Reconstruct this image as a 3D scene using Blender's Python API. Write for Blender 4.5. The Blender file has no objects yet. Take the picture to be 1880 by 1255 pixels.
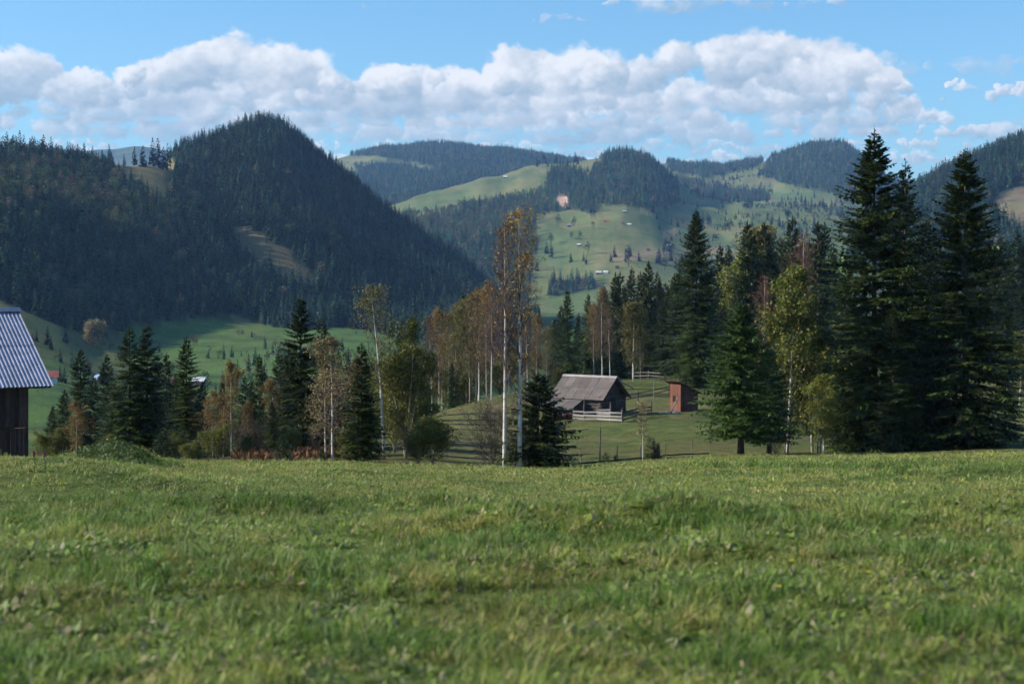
import bpy, math, random
import numpy as np
from mathutils import Vector

# ------------------------------------------------------------------ camera, sky, sun, exposure
F = 3000.0            # focal length in photograph pixels (1880 wide)
HZ = 500.0            # photograph row of the horizon
EYE = 1.6
scene = bpy.context.scene
cam_d = bpy.data.cameras.new('camera')
cam = bpy.data.objects.new('camera', cam_d)
scene.collection.objects.link(cam)
cam.location = (0, 0, EYE)
cam.rotation_euler = (math.radians(90), 0, 0)
cam_d.sensor_width = 36
cam_d.lens = 36 * F / 1880
cam_d.shift_y = -(627.5 - HZ) / 1880
cam_d.clip_start = 0.1
cam_d.clip_end = 60000
cam_d.dof.use_dof = True
cam_d.dof.focus_distance = 75
cam_d.dof.aperture_fstop = 2.4
scene.camera = cam

SUN_EL, SUN_AZ = math.radians(28), math.radians(-90)     # azimuth measured from the view direction, minus is to the left
sd = Vector((math.sin(SUN_AZ) * math.cos(SUN_EL), math.cos(SUN_AZ) * math.cos(SUN_EL), math.sin(SUN_EL)))
sun_d = bpy.data.lights.new('sun', 'SUN')
sun_d.energy = 4.2
sun_d.angle = math.radians(0.5)
sun_d.color = (1.0, 0.93, 0.82)
sun = bpy.data.objects.new('sun', sun_d)
sun.rotation_euler = sd.to_track_quat('Z', 'Y').to_euler()
sun.location = (-60, 20, 60)
scene.collection.objects.link(sun)

scene.view_settings.view_transform = 'Standard'
scene.view_settings.look = 'None'
scene.view_settings.gamma = 1
scene.view_settings.use_curve_mapping = False
scene.view_settings.exposure = 0.75
scene.cycles.use_denoising = True
scene.cycles.use_adaptive_sampling = True
scene.cycles.adaptive_threshold = 0.04
scene.cycles.adaptive_min_samples = 16
scene.cycles.max_bounces = 6
scene.cycles.diffuse_bounces = 2
scene.cycles.glossy_bounces = 2
scene.cycles.transmission_bounces = 2
scene.cycles.transparent_max_bounces = 6
scene.cycles.volume_bounces = 0


class NT:
    """small helper for node trees"""
    def __init__(self, tree):
        self.t = tree

    def new(self, typ, **kw):
        n = self.t.nodes.new(typ)
        for k, v in kw.items():
            setattr(n, k, v)
        return n

    def put(self, sock, v):
        if isinstance(v, bpy.types.NodeSocket):
            self.t.links.new(v, sock)
        else:
            if sock.type == 'RGBA' and len(v) == 3:
                v = (*v, 1)
            sock.default_value = v

    def m(self, op, a, b=None, c=None, clamp=False):
        n = self.new('ShaderNodeMath', operation=op, use_clamp=clamp)
        self.put(n.inputs[0], a)
        if b is not None: self.put(n.inputs[1], b)
        if c is not None: self.put(n.inputs[2], c)
        return n.outputs[0]

    def rng(self, v, a, b, c=0.0, d=1.0, smooth=False):
        n = self.new('ShaderNodeMapRange', clamp=True)
        if smooth: n.interpolation_type = 'SMOOTHSTEP'
        for i, q in enumerate((v, a, b, c, d)): self.put(n.inputs[i], q)
        return n.outputs[0]

    def mix(self, f, a, b, mode='MIX'):
        n = self.new('ShaderNodeMix', data_type='RGBA', blend_type=mode)
        self.put(n.inputs[0], f); self.put(n.inputs[6], a); self.put(n.inputs[7], b)
        return n.outputs[2]

    def noise(self, vec, scale, detail=4, rough=0.55, dist=0.0, lac=2.0):
        n = self.new('ShaderNodeTexNoise')
        if vec is not None: self.put(n.inputs['Vector'], vec)
        n.inputs['Scale'].default_value = scale
        n.inputs['Detail'].default_value = detail
        n.inputs['Roughness'].default_value = rough
        n.inputs['Distortion'].default_value = dist
        n.inputs['Lacunarity'].default_value = lac
        return n.outputs[0]

    def comb(self, x, y, z=0.0):
        n = self.new('ShaderNodeCombineXYZ')
        for i, q in enumerate((x, y, z)): self.put(n.inputs[i], q)
        return n.outputs[0]

    def ramp(self, f, stops):
        n = self.new('ShaderNodeValToRGB')
        e = n.color_ramp.elements
        while len(e) < len(stops): e.new(0.5)
        for el, (p, c) in zip(e, stops):
            el.position = p
            el.color = (*c, 1)
        self.put(n.inputs[0], f)
        return n.outputs[0]


def build_world():
    w = bpy.data.worlds.new('World')
    scene.world = w
    w.use_nodes = True
    nt = w.node_tree
    nt.nodes.clear()
    N = NT(nt)
    out = N.new('ShaderNodeOutputWorld')
    bg = N.new('ShaderNodeBackground')
    nt.links.new(bg.outputs[0], out.inputs[0])
    STR = 0.085
    bg.inputs[1].default_value = STR
    sky = N.new('ShaderNodeTexSky', sky_type='NISHITA')
    sky.sun_disc = False
    sky.sun_elevation = SUN_EL
    sky.sun_rotation = SUN_AZ
    sky.altitude = 900
    sky.air_density = 1.0
    sky.dust_density = 1.2
    sky.ozone_density = 1.5
    tc = N.new('ShaderNodeTexCoord')
    sep = N.new('ShaderNodeSeparateXYZ')
    nt.links.new(tc.outputs['Generated'], sep.inputs[0])
    x, y, z = sep.outputs
    az = N.m('ARCTAN2', x, y)
    el = N.m('ARCSINE', z)
    tex = []
    for (img, half, emax) in CLOUD_IMAGES:
        ti = N.new('ShaderNodeTexImage', image=img, extension='EXTEND', interpolation='Cubic')
        nt.links.new(N.comb(N.rng(az, -half, half), N.rng(el, 0.0, emax)), ti.inputs[0])
        tex.append(ti)
    inside = N.m('LESS_THAN', N.m('ABSOLUTE', az), CLOUD_IMAGES[0][1] - 0.002)
    ccol = N.mix(inside, tex[1].outputs['Color'], tex[0].outputs['Color'])
    ca = N.m('ADD', N.m('MULTIPLY', tex[0].outputs['Alpha'], inside), N.m('MULTIPLY', tex[1].outputs['Alpha'], N.m('SUBTRACT', 1.0, inside)))
    ca = N.m('MULTIPLY', ca, N.rng(el, 0.0, 0.004))
    skyc = N.mix(1.0, sky.outputs[0], SKY_TONE, 'MULTIPLY')
    K = CLOUD_GAIN / STR
    cur = N.mix(ca, skyc, N.mix(1.0, ccol, (K, K, K), 'MULTIPLY'))
    # below the horizon: plain hazy tone
    nt.links.new(cur, bg.inputs[0])
    w.cycles.sampling_method = 'MANUAL'
    w.cycles.sample_map_resolution = 512


# ------------------------------------------------------------------ numeric helpers
rnd = random.Random(11)
RS = np.random.RandomState(5)


def hash2(ix, iy, seed):
    h = (ix.astype(np.int64) * 374761393 + iy.astype(np.int64) * 668265263 + seed * 1442695041) & 0xffffffff
    h = ((h ^ (h >> 13)) * 1274126177) & 0xffffffff
    h = h ^ (h >> 16)
    return (h & 0xffffff) / float(0xffffff)


def vnoise(x, y, seed=0):
    x = np.asarray(x, float); y = np.asarray(y, float)
    ix, iy = np.floor(x), np.floor(y)
    fx, fy = x - ix, y - iy
    fx = fx * fx * (3 - 2 * fx); fy = fy * fy * (3 - 2 * fy)
    a = hash2(ix, iy, seed); b = hash2(ix + 1, iy, seed)
    c = hash2(ix, iy + 1, seed); d = hash2(ix + 1, iy + 1, seed)
    return (a * (1 - fx) + b * fx) * (1 - fy) + (c * (1 - fx) + d * fx) * fy


def fbm(x, y, seed=0, octv=4, gain=0.5):
    s = 0; a = 1; t = 0
    for i in range(octv):
        s = s + a * (vnoise(x * 2 ** i + i * 17.3, y * 2 ** i - i * 9.1, seed + i) - 0.5)
        t += a; a *= gain
    return s / t * 2


def cloud_field(na, ne, half, emax):
    """cumulus banks made of many soft billows, lit from the upper left; returns rgba (ne, na, 4)"""
    A = (np.linspace(-half, half, na) * 3000 + 940)[None, :] + np.zeros((ne, 1))        # photograph px
    E = (np.linspace(0, emax, ne) * 3000)[:, None] + np.zeros((1, na))                  # px above the horizon
    pa = A[0, 1] - A[0, 0]; pe = E[1, 0] - E[0, 0]
    wx = fbm(A / 60, E / 45, 501, 5, .55) * 26 + fbm(A / 14, E / 11, 511, 4, .6) * 9
    wy = fbm(A / 60, E / 45, 521, 5, .55) * 20 + fbm(A / 14, E / 11, 531, 4, .6) * 8
    AW = A + wx; EW = E + wy
    fine = fbm(A / 22, E / 16, 541, 6, .62)
    broad = fbm(A / 150, E / 60, 551, 4, .55)
    streak = fbm(A / 110 + wx / 60, E / 11, 561, 5, .6)
    col = np.zeros((ne, na, 3)); alp = np.zeros((ne, na))
    Ld = np.array([-.80, .56, .20]); Ld /= np.linalg.norm(Ld)
    for (base, prof, seed, rad, dens, opac, bright) in CLOUD_ROWS:
        xp = [q[0] for q in prof]; hp = [q[1] for q in prof]
        r = np.random.RandomState(seed)
        nz = np.zeros((ne, na)); nx = np.zeros((ne, na)); ny = np.zeros((ne, na)); al = np.zeros((ne, na))
        lo, hi = -9000, 11000
        n = int((hi - lo) / rad * dens)
        cx = r.uniform(lo, hi, n)
        hh = .93 * np.interp(cx, xp, hp) * (1 + .25 * np.sin(cx / 97 + seed) * (np.abs(cx - 940) > 1000))
        u = r.rand(n) ** 0.8
        rr = rad * r.uniform(.45, 1.25, n) * np.clip(hh / 60, .35, 1.15)
        cy = base + rr * .45 + u * np.maximum(hh - rr * 1.25, 0)
        ok = (hh > 6) & (cx > A[0, 0] - 150) & (cx < A[0, -1] + 150)
        order = np.argsort(-cy + r.normal(size=n) * 14)      # nearer, lower billows over the higher ones
        for i in order:
            if not ok[i]: continue
            R = rr[i]
            x0 = int(max(0, (cx[i] - R * 1.25 - 40 - A[0, 0]) / pa)); x1 = int(min(na, (cx[i] + R * 1.25 + 40 - A[0, 0]) / pa + 1))
            y0 = int(max(0, (cy[i] - R * .9 - 34) / pe)); y1 = int(min(ne, (cy[i] + R + 34) / pe + 1))
            if x1 - x0 < 2 or y1 - y0 < 2: continue
            sl = (slice(y0, y1), slice(x0, x1))
            dx = (AW[sl] - cx[i]) / (R * 1.2); dy = (EW[sl] - cy[i]) / R
            dy = np.where(dy < 0, dy * 1.25, dy)
            q = dx * dx + dy * dy
            w = np.clip((1.0 - q) / .62, 0, 1); w = w * w * (3 - 2 * w)
            z = np.sqrt(np.clip(1 - q, 0.02, 1))
            nx[sl] = nx[sl] * (1 - w) + dx * w; ny[sl] = ny[sl] * (1 - w) + dy * w; nz[sl] = nz[sl] * (1 - w) + z * w
            al[sl] = 1 - (1 - al[sl]) * (1 - w)
        H = np.maximum(np.interp(A, xp, hp), 12)
        rel = np.clip((E - base) / H, -.3, 1.2)
        lam = nx * Ld[0] + ny * Ld[1] + nz * Ld[2]
        lit = .20 + .40 * lam + .50 * rel + .30 * fine + .34 * broad
        edge = np.clip(1 - al, 0, 1)
        lit = np.clip(lit * bright + .12 * edge, 0, 1)[..., None]
        c0 = np.array([.36, .48, .60]); c1 = np.array([.56, .64, .73]); c2 = np.array([.92, .93, .955])
        c = np.where(lit < .5, c0 + (c1 - c0) * lit * 2, c1 + (c2 - c1) * (lit * 2 - 1))
        bot = np.clip((EW - base + 6) / 16, 0, 1); bot = bot * bot * (3 - 2 * bot)
        thin = np.clip(.60 + 1.1 * fine + 1.5 * streak + .6 * (al - .3), 0, 1) if opac < .9 else np.clip(.8 + fine + al, 0, 1)
        a = np.clip(al * bot * opac * thin, 0, 1)[..., None]
        col = col * (1 - a) + c * a
        alp = alp * (1 - a[..., 0]) + a[..., 0]
    col = col / np.maximum(alp, 1e-3)[..., None]
    return np.concatenate([col, alp[..., None]], -1)


# base row above the horizon in px; top profile (px, height); seed; billow radius; density; opacity; brightness
CLOUD_ROWS = [
    (188, [(-9000, 30), (0, 30), (500, 34), (900, 34), (1300, 30), (1500, 20), (1700, 30), (1900, 30), (11000, 30)], 35, 30, 2.2, .78, 1.0),
    (214, [(-9000, 30), (0, 22), (500, 26), (900, 26), (1300, 26), (1600, 20), (1900, 30), (11000, 30)], 5, 32, 2.2, .8, .98),
    (430, [(-9000, 40), (-400, 0), (1080, 0), (1130, 40), (1220, 60), (1330, 55), (1400, 40), (1450, 30), (1500, 44), (1560, 34), (1600, 0), (2300, 0), (11000, 50)], 6, 26, 1.5, .0, 1.0),
    (236, [(-9000, 50), (0, 52), (200, 46), (450, 60), (600, 50), (760, 60), (950, 55), (1150, 50), (1300, 55), (1480, 46), (1590, 34), (1700, 22), (1780, 26), (1900, 30), (11000, 50)], 15, 40, 2.2, .84, .98),
    (262, [(-9000, 60), (0, 78), (200, 55), (330, 60), (450, 60), (600, 66), (760, 70), (950, 66), (1150, 60), (1300, 66), (1500, 50), (1660, 50), (1700, 20), (1725, 0), (1990, 0), (11000, 60)], 2, 40, 2.1, .86, 1.0),
    (290, [(-9000, 90), (-60, 95), (0, 108), (40, 112), (110, 106), (160, 88), (200, 58), (235, 48), (270, 80), (330, 80), (400, 70), (560, 76), (640, 88), (720, 92), (790, 88), (860, 80), (905, 60), (960, 70), (1200, 60), (1400, 60), (1500, 50), (1600, 62), (1650, 30), (1670, 0), (1990, 0), (2400, 80), (11000, 90)], 7, 42, 2.5, .94, 1.03),
    (322, [(-9000, 70), (-90, 0), (230, 0), (250, 60), (300, 66), (350, 78), (385, 108), (430, 118), (480, 112), (540, 98), (585, 66), (610, 30), (640, 40), (700, 58), (760, 52), (800, 56), (850, 56), (900, 30), (914, 60), (940, 98), (985, 112), (1020, 106), (1060, 84), (1100, 78), (1130, 84), (1165, 100), (1200, 86), (1240, 108), (1300, 122), (1370, 128), (1440, 120), (1500, 110), (1540, 84), (1600, 44), (1640, 26), (1660, 0), (2200, 0), (2400, 110), (11000, 80)], 11, 44, 2.9, .98, 1.08),
    (300, [(-9000, 20), (1700, 0), (1725, 28), (1800, 36), (1860, 30), (1900, 20), (1960, 0), (11000, 20)], 23, 24, 2.6, .85, 1.05),
    (254, [(-9000, 0), (1600, 0), (1615, 22), (1700, 22), (1720, 0), (1780, 0), (1800, 18), (1900, 18), (11000, 0)], 24, 18, 2.0, .6, .8),
    (340, [(-9000, 0), (1560, 0), (1590, 50), (1640, 60), (1700, 46), (1760, 40), (1800, 52), (1850, 58), (1900, 50), (11000, 0)], 25, 30, 1.3, .42, .8),
    (478, [(-9000, 30), (-600, 0), (1080, 0), (1115, 24), (1200, 40), (1300, 44), (1390, 36), (1430, 18), (1460, 30), (1530, 30), (1560, 0), (2200, 0), (11000, 40)], 26, 28, 2.4, .62, .95),
    (450, [(-9000, 0), (970, 0), (990, 24), (1050, 24), (1085, 14), (1095, 0), (11000, 0)], 27, 18, 1.6, .4, .85),
    (480, [(-9000, 0), (650, 0), (670, 12), (740, 12), (750, 0), (11000, 0)], 28, 14, 2.4, .5, .85),
]
CLOUD_GAIN = 0.66
SKY_TONE = (0.74, 1.10, 1.32)


def cloud_image(name, na, ne, half, emax):
    px = cloud_field(na, ne, half, emax).astype(np.float32)
    im = bpy.data.images.new(name, na, ne, alpha=True, float_buffer=True)
    im.colorspace_settings.name = 'Non-Color'
    im.alpha_mode = 'CHANNEL_PACKED'
    im.pixels.foreach_set(px.ravel())
    im.update()
    im.pack()
    return im, half, emax


CLOUD_IMAGES = [cloud_image('clouds_ahead', 2400, 460, 0.40, 0.18), cloud_image('clouds_around', 2400, 120, math.pi, 0.18)]
build_world()


def pchip(x, xp, yp):
    xp = np.asarray(xp, float); yp = np.asarray(yp, float)
    h = np.diff(xp); dl = np.diff(yp) / h
    m = np.zeros_like(yp)
    for i in range(1, len(xp) - 1):
        if dl[i - 1] * dl[i] > 0:
            w1 = 2 * h[i] + h[i - 1]; w2 = h[i] + 2 * h[i - 1]
            m[i] = (w1 + w2) / (w1 / dl[i - 1] + w2 / dl[i])
    m[0] = dl[0]; m[-1] = dl[-1]
    x = np.clip(x, xp[0], xp[-1])
    k = np.clip(np.searchsorted(xp, x) - 1, 0, len(xp) - 2)
    t = (x - xp[k]) / h[k]
    return ((1 + 2 * t) * (1 - t) ** 2 * yp[k] + t * (1 - t) ** 2 * h[k] * m[k]
            + t * t * (3 - 2 * t) * yp[k + 1] + t * t * (t - 1) * h[k] * m[k + 1])


def smax(a, b, k):
    h = np.maximum(k - np.abs(a - b), 0) / k
    return np.maximum(a, b) + h * h * k * 0.25


# ------------------------------------------------------------------ the terrain as a height function
COLS = [-600, 0, 100, 200, 300, 600, 780, 850, 1000, 1300, 1500, 1880, 2500]
ROWS = [45, 60, 85, 100, 125, 150, 170, 190, 230, 300, 400, 550, 700, 900, 1200, 1800]
TAB = {
    -600: [838, 836, 838, 845, 860, 880, 885, 890, 880, 830, 690, 590, 520, 540, 560, 550],
    0:    [842, 840, 845, 852, 872, 890, 896, 900, 900, 860, 740, 640, 560, 566, 560, 550],
    100:  [843, 846, 848, 855, 875, 892, 898, 902, 900, 860, 750, 665, 596, 590, 560, 550],
    200:  [844, 851, 850, 852, 870, 892, 898, 900, 896, 860, 765, 695, 645, 596, 560, 550],
    300:  [846, 855, 850, 848, 862, 885, 895, 900, 895, 860, 790, 712, 655, 590, 560, 550],
    600:  [846, 857, 850, 834, 817, 828, 848, 862, 880, 850, 780, 700, 650, 592, 575, 560],
    780:  [851, 862, 856, 832, 790, 768, 765, 775, 800, 800, 760, 700, 660, 610, 580, 560],
    850:  [855, 865, 859, 838, 793, 760, 745, 748, 775, 790, 755, 710, 670, 620, 590, 565],
    1000: [861, 870, 862, 845, 800, 755, 725, 712, 715, 735, 760, 740, 700, 650, 610, 570],
    1300: [840, 849, 843, 830, 795, 755, 725, 703, 690, 700, 740, 730, 700, 650, 610, 570],
    1500: [839, 846, 838, 831, 815, 790, 768, 750, 722, 712, 740, 720, 690, 650, 605, 570],
    1880: [829, 834, 829, 822, 800, 775, 750, 728, 695, 680, 685, 650, 620, 600, 580, 560],
    2500: [815, 818, 812, 800, 780, 755, 730, 710, 690, 670, 640, 620, 600, 590, 570, 550],
}
for _c in COLS:
    TAB[_c][0] += 6; TAB[_c][1] += 4; TAB[_c][2] += 1
TABA = np.array([[EYE + (HZ - TAB[c][i]) / F * ROWS[i] for i in range(len(ROWS))] for c in COLS])
EDGE = TABA[:, 0]
NEAR = [-30, 0, 6, 14, 22, 30, 38]
near_cols = np.array([[0.15, 0.0] + [e * (d / 45) ** 1.32 for d in NEAR[2:]] for e in EDGE])
TABA = np.concatenate([near_cols, TABA], axis=1)
DROWS = np.array(NEAR + ROWS + [4000, 9000], float)
TABA = np.concatenate([TABA, np.full((len(COLS), 1), -60.0), np.full((len(COLS), 1), -80.0)], axis=1)

LAYERS = [
    # crest: (px, py, d); foot (d fraction of crest distance, py at foot); exponent of the front slope; slope of the back
    dict(c=[(-600, 190, 1000), (-200, 255, 1080), (0, 284, 1130), (60, 287, 1140), (120, 294, 1160), (180, 302, 1180), (240, 302, 1200), (300, 306, 1230), (350, 325, 1250), (450, 400, 1250), (600, 540, 1200), (760, 640, 1150), (2500, 900, 1150)],
         f=[(-600, 640, 560), (0, 700, 564), (200, 760, 625), (300, 820, 606), (600, 900, 600), (2500, 900, 640)], e=1.0, b=0.35),
    dict(c=[(-600, 420, 1400), (200, 380, 1400), (250, 345, 1420), (300, 300, 1440), (330, 278, 1450), (365, 265, 1460), (400, 254, 1470), (430, 240, 1480), (460, 229, 1480), (488, 226, 1480), (520, 234, 1480), (550, 256, 1475), (575, 278, 1470), (600, 296, 1460), (650, 341, 1450), (700, 383, 1440), (750, 421, 1420), (800, 458, 1400), (850, 492, 1380), (885, 521, 1360), (920, 555, 1330), (960, 592, 1300), (1050, 650, 1250), (1300, 760, 1250), (2500, 900, 1250)],
         f=[(-600, 900, 590), (200, 890, 600), (600, 950, 592), (800, 1000, 604), (2500, 1000, 620)], e=0.85, b=0.55),
    dict(c=[(-600, 600, 2600), (400, 520, 2600), (620, 430, 2650), (720, 376, 2700), (800, 349, 2800), (900, 325, 2900), (1000, 300, 3000), (1060, 296, 3000), (1110, 290, 2950), (1150, 285, 2900), (1190, 296, 2880), (1240, 335, 2850), (1300, 362, 2800), (1400, 374, 2750), (1540, 384, 2700), (1700, 410, 2600), (1900, 450, 2500), (2500, 520, 2400)],
         f=[(-600, 1700, 560), (900, 1750, 575), (1100, 1750, 545), (1500, 1700, 545), (2500, 1700, 560)], e=0.92, b=0.10),
    dict(c=[(-600, 420, 4700), (400, 345, 4700), (560, 305, 4700), (620, 291, 4700), (660, 281, 4700), (800, 269, 4700), (900, 277, 4700), (1000, 286, 4600), (1060, 296, 4600), (1220, 301, 4400), (1300, 307, 4300), (1380, 302, 4200), (1420, 290, 4100), (1460, 275, 4000), (1500, 264, 4000), (1540, 266, 4000), (1580, 288, 3950), (1620, 322, 3900), (1660, 352, 3800), (1720, 392, 3700), (1900, 450, 3500), (2500, 500, 3500)],
         f=[(-600, 2900, 440), (600, 3100, 420), (1000, 3100, 390), (1300, 2950, 400), (2500, 2900, 440)], e=0.9, b=0.2),
    dict(c=[(-600, 620, 1500), (1300, 600, 1500), (1500, 500, 1600), (1600, 430, 1800), (1680, 358, 1950), (1720, 334, 2000), (1760, 312, 2050), (1800, 295, 2100), (1880, 266, 2150), (2000, 232, 2200), (2500, 140, 2300)],
         f=[(-600, 1000, 650), (1500, 1000, 590), (1880, 950, 575), (2500, 800, 560)], e=0.95, b=0.3),
    dict(c=[(-600, 290, 7600), (0, 276, 7600), (70, 268, 7600), (110, 270, 7600), (160, 275, 7600), (210, 274, 7600), (255, 266, 7600), (320, 276, 7600), (500, 310, 7600), (900, 330, 7600), (1500, 335, 7600), (1640, 320, 7600), (1665, 326, 7600), (1730, 334, 7600), (2500, 310, 7600)],
         f=[(-600, 5500, 420), (2500, 5500, 420)], e=1.0, b=0.05),
]


def pxd(x, y):
    az = np.arctan2(x, y)
    azc = np.clip(az, -0.87, 0.87)
    r = np.hypot(x, y)
    return 940 + F * np.tan(azc), r * np.cos(azc), az, r


def Z(x, y):
    x = np.asarray(x, float); y = np.asarray(y, float)
    sh = x.shape
    x = x.ravel(); y = y.ravel()
    px, d, az, r = pxd(x, y)
    pc = np.clip(px, COLS[0], COLS[-1])
    V = np.array([pchip(pc, COLS, TABA[:, k]) for k in range(len(DROWS))])
    k = np.clip(np.searchsorted(DROWS, d) - 1, 0, len(DROWS) - 2)
    n = np.arange(len(d))
    h = DROWS[k + 1] - DROWS[k]
    t = np.clip((d - DROWS[k]) / h, 0, 1)
    km, kp = np.maximum(k - 1, 0), np.minimum(k + 2, len(DROWS) - 1)
    s = (V[k + 1, n] - V[k, n]) / h
    s0 = (V[k, n] - V[km, n]) / np.maximum(DROWS[k] - DROWS[km], 1e-6)
    s1 = (V[kp, n] - V[k + 1, n]) / np.maximum(DROWS[kp] - DROWS[k + 1], 1e-6)
    s0 = np.where(km == k, s, s0); s1 = np.where(kp == k + 1, s, s1)
    m0 = 0.5 * (s0 + s); m1 = 0.5 * (s + s1)
    z = ((1 + 2 * t) * (1 - t) ** 2 * V[k, n] + t * (1 - t) ** 2 * h * m0
         + t * t * (3 - 2 * t) * V[k + 1, n] + t * t * (t - 1) * h * m1)
    far = np.clip((d - 500) / 700, 0, 1)
    nz = fbm(x / 260, y / 260, 3, 5, 0.5) * 22 + fbm(x / 90, y / 90, 9, 3) * 8 + fbm(x / 38, y / 38, 13, 3) * 3.5
    for L in LAYERS:
        cx = [c[0] for c in L['c']]
        cd = pchip(px, cx, [c[2] for c in L['c']])
        cpy = pchip(px, cx, [c[1] for c in L['c']])
        cz = EYE + (HZ - cpy) / F * cd + (vnoise(px / 37 + cd[0], px * 0, 71) - .5) * 5 * cd / 3000 + (vnoise(px / 13, px * 0 + 3, 73) - .5) * 0.8 * cd / 3000
        fx = [q[0] for q in L['f']]
        fd = np.interp(px, fx, [q[1] for q in L['f']])
        fz = EYE + (HZ - np.interp(px, fx, [q[2] for q in L['f']])) / F * fd
        t = (d - fd) / (cd - fd)
        tt = np.clip(t, 0, 1)
        env = np.sin(np.pi * tt) * 0.9
        prof = tt ** L['e'] * 0.7 + 0.3 * np.sin(tt * np.pi / 2)
        zl = fz + (cz - fz) * prof + env * nz * np.clip((cz - fz) / 90, 0.1, 1.3)
        zl = np.where(t < 0, fz - (fd - d) * 0.35, zl)
        zl = np.where(t > 1, cz - (d - cd) * L['b'] * np.clip((d - cd) / 60, 0, 1), zl)
        z = smax(z, zl, 5.0)
    # small relief
    z = z + fbm(x / 14, y / 14, 21, 3) * 0.28 * np.clip((d - 70) / 40, 0, 1)
    z = z + fbm(x / 3.2, y / 3.2, 31, 3) * 0.16 * np.clip((d - 4) / 8, 0, 1) * np.clip(1.6 - d / 60, 0.4, 1)
    z = z + fbm(x / 0.8, y / 0.8, 37, 3) * 0.07 * np.clip(1 - d / 40, 0, 1)
    for bx, bd, bh, sx, sy in ((195, 36, .50, 1.3, 2.0), (60, 31, .36, 1.6, 2.0), (130, 24, .30, 2.0, 1.6), (350, 20, .16, 1.6, 1.0), (1030, 16.5, .16, 1.8, .9), (1330, 16.5, .14, 1.6, 1.0), (480, 19.5, .10, 1.4, .8), (1760, 26, .16, 2.0, 1.2), (1100, 13.5, .08, 1.5, .8)):
        z = z + bh * np.exp(-((x - (bx - 940) / F * bd) / sx) ** 2 - ((d - bd) / sy) ** 2)
    # round behind and beside the camera: rolling meadow
    b = np.clip((np.abs(az) - 0.9) / 0.9, 0, 1)
    b = b * b * (3 - 2 * b)
    rear = 0.15 - 14 * np.clip(r / 400, 0, 1) ** 1.3 + fbm(x / 300, y / 300, 44, 3) * np.clip(r / 15, 0, 30)
    z = z * (1 - b) + rear * b
    return z.reshape(sh)


def zat(x, y):
    return float(Z(np.array([x]), np.array([y]))[0])


def at(px, d):
    x = (px - 940) / F * d
    return Vector((x, d, zat(x, d)))


def zpy(py, d):
    return EYE + (HZ - py) / F * d


def inpoly(px, py, poly):
    px = np.asarray(px); py = np.asarray(py)
    r = np.zeros(px.shape, bool)
    n = len(poly)
    for i in range(n):
        x1, y1 = poly[i]; x2, y2 = poly[(i + 1) % n]
        c = ((y1 > py) != (y2 > py)) & (px < (x2 - x1) * (py - y1) / (y2 - y1 + 1e-12) + x1)
        r ^= c
    return r


# ------------------------------------------------------------------ object helpers
COL = scene.collection


def tag(o, label=None, cat=None, group=None, kind=None):
    if label: o['label'] = label
    if cat: o['category'] = cat
    if group: o['group'] = group
    if kind: o['kind'] = kind
    return o


def thing(name, label, cat, loc=(0, 0, 0), rz=0, group=None):
    o = bpy.data.objects.new(name, None)
    o.empty_display_size = 0.3
    COL.objects.link(o)
    o.location = loc
    o.rotation_euler = (0, 0, rz)
    return tag(o, label, cat, group)


def link(name, me, parent=None, loc=None, rot=None, scale=None):
    o = bpy.data.objects.new(name, me)
    COL.objects.link(o)
    if parent is not None: o.parent = parent
    if loc is not None: o.location = loc
    if rot is not None: o.rotation_euler = rot
    if scale is not None: o.scale = scale
    return o


def mesh_np(name, v, f, mat, smooth=False):
    """v (n,3); f (m,3) or (m,4)"""
    v = np.ascontiguousarray(v, np.float32); f = np.ascontiguousarray(f, np.int32)
    me = bpy.data.meshes.new(name)
    me.vertices.add(len(v)); me.vertices.foreach_set('co', v.ravel())
    k = f.shape[1]
    me.loops.add(f.size); me.loops.foreach_set('vertex_index', f.ravel())
    me.polygons.add(len(f))
    me.polygons.foreach_set('loop_start', np.arange(len(f), dtype=np.int32) * k)
    me.polygons.foreach_set('loop_total', np.full(len(f), k, np.int32))
    me.polygons.foreach_set('use_smooth', np.full(len(f), smooth, bool))
    me.update(calc_edges=True)
    for m in (mat if isinstance(mat, (list, tuple)) else [mat]):
        me.materials.append(m)
    return me


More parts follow.
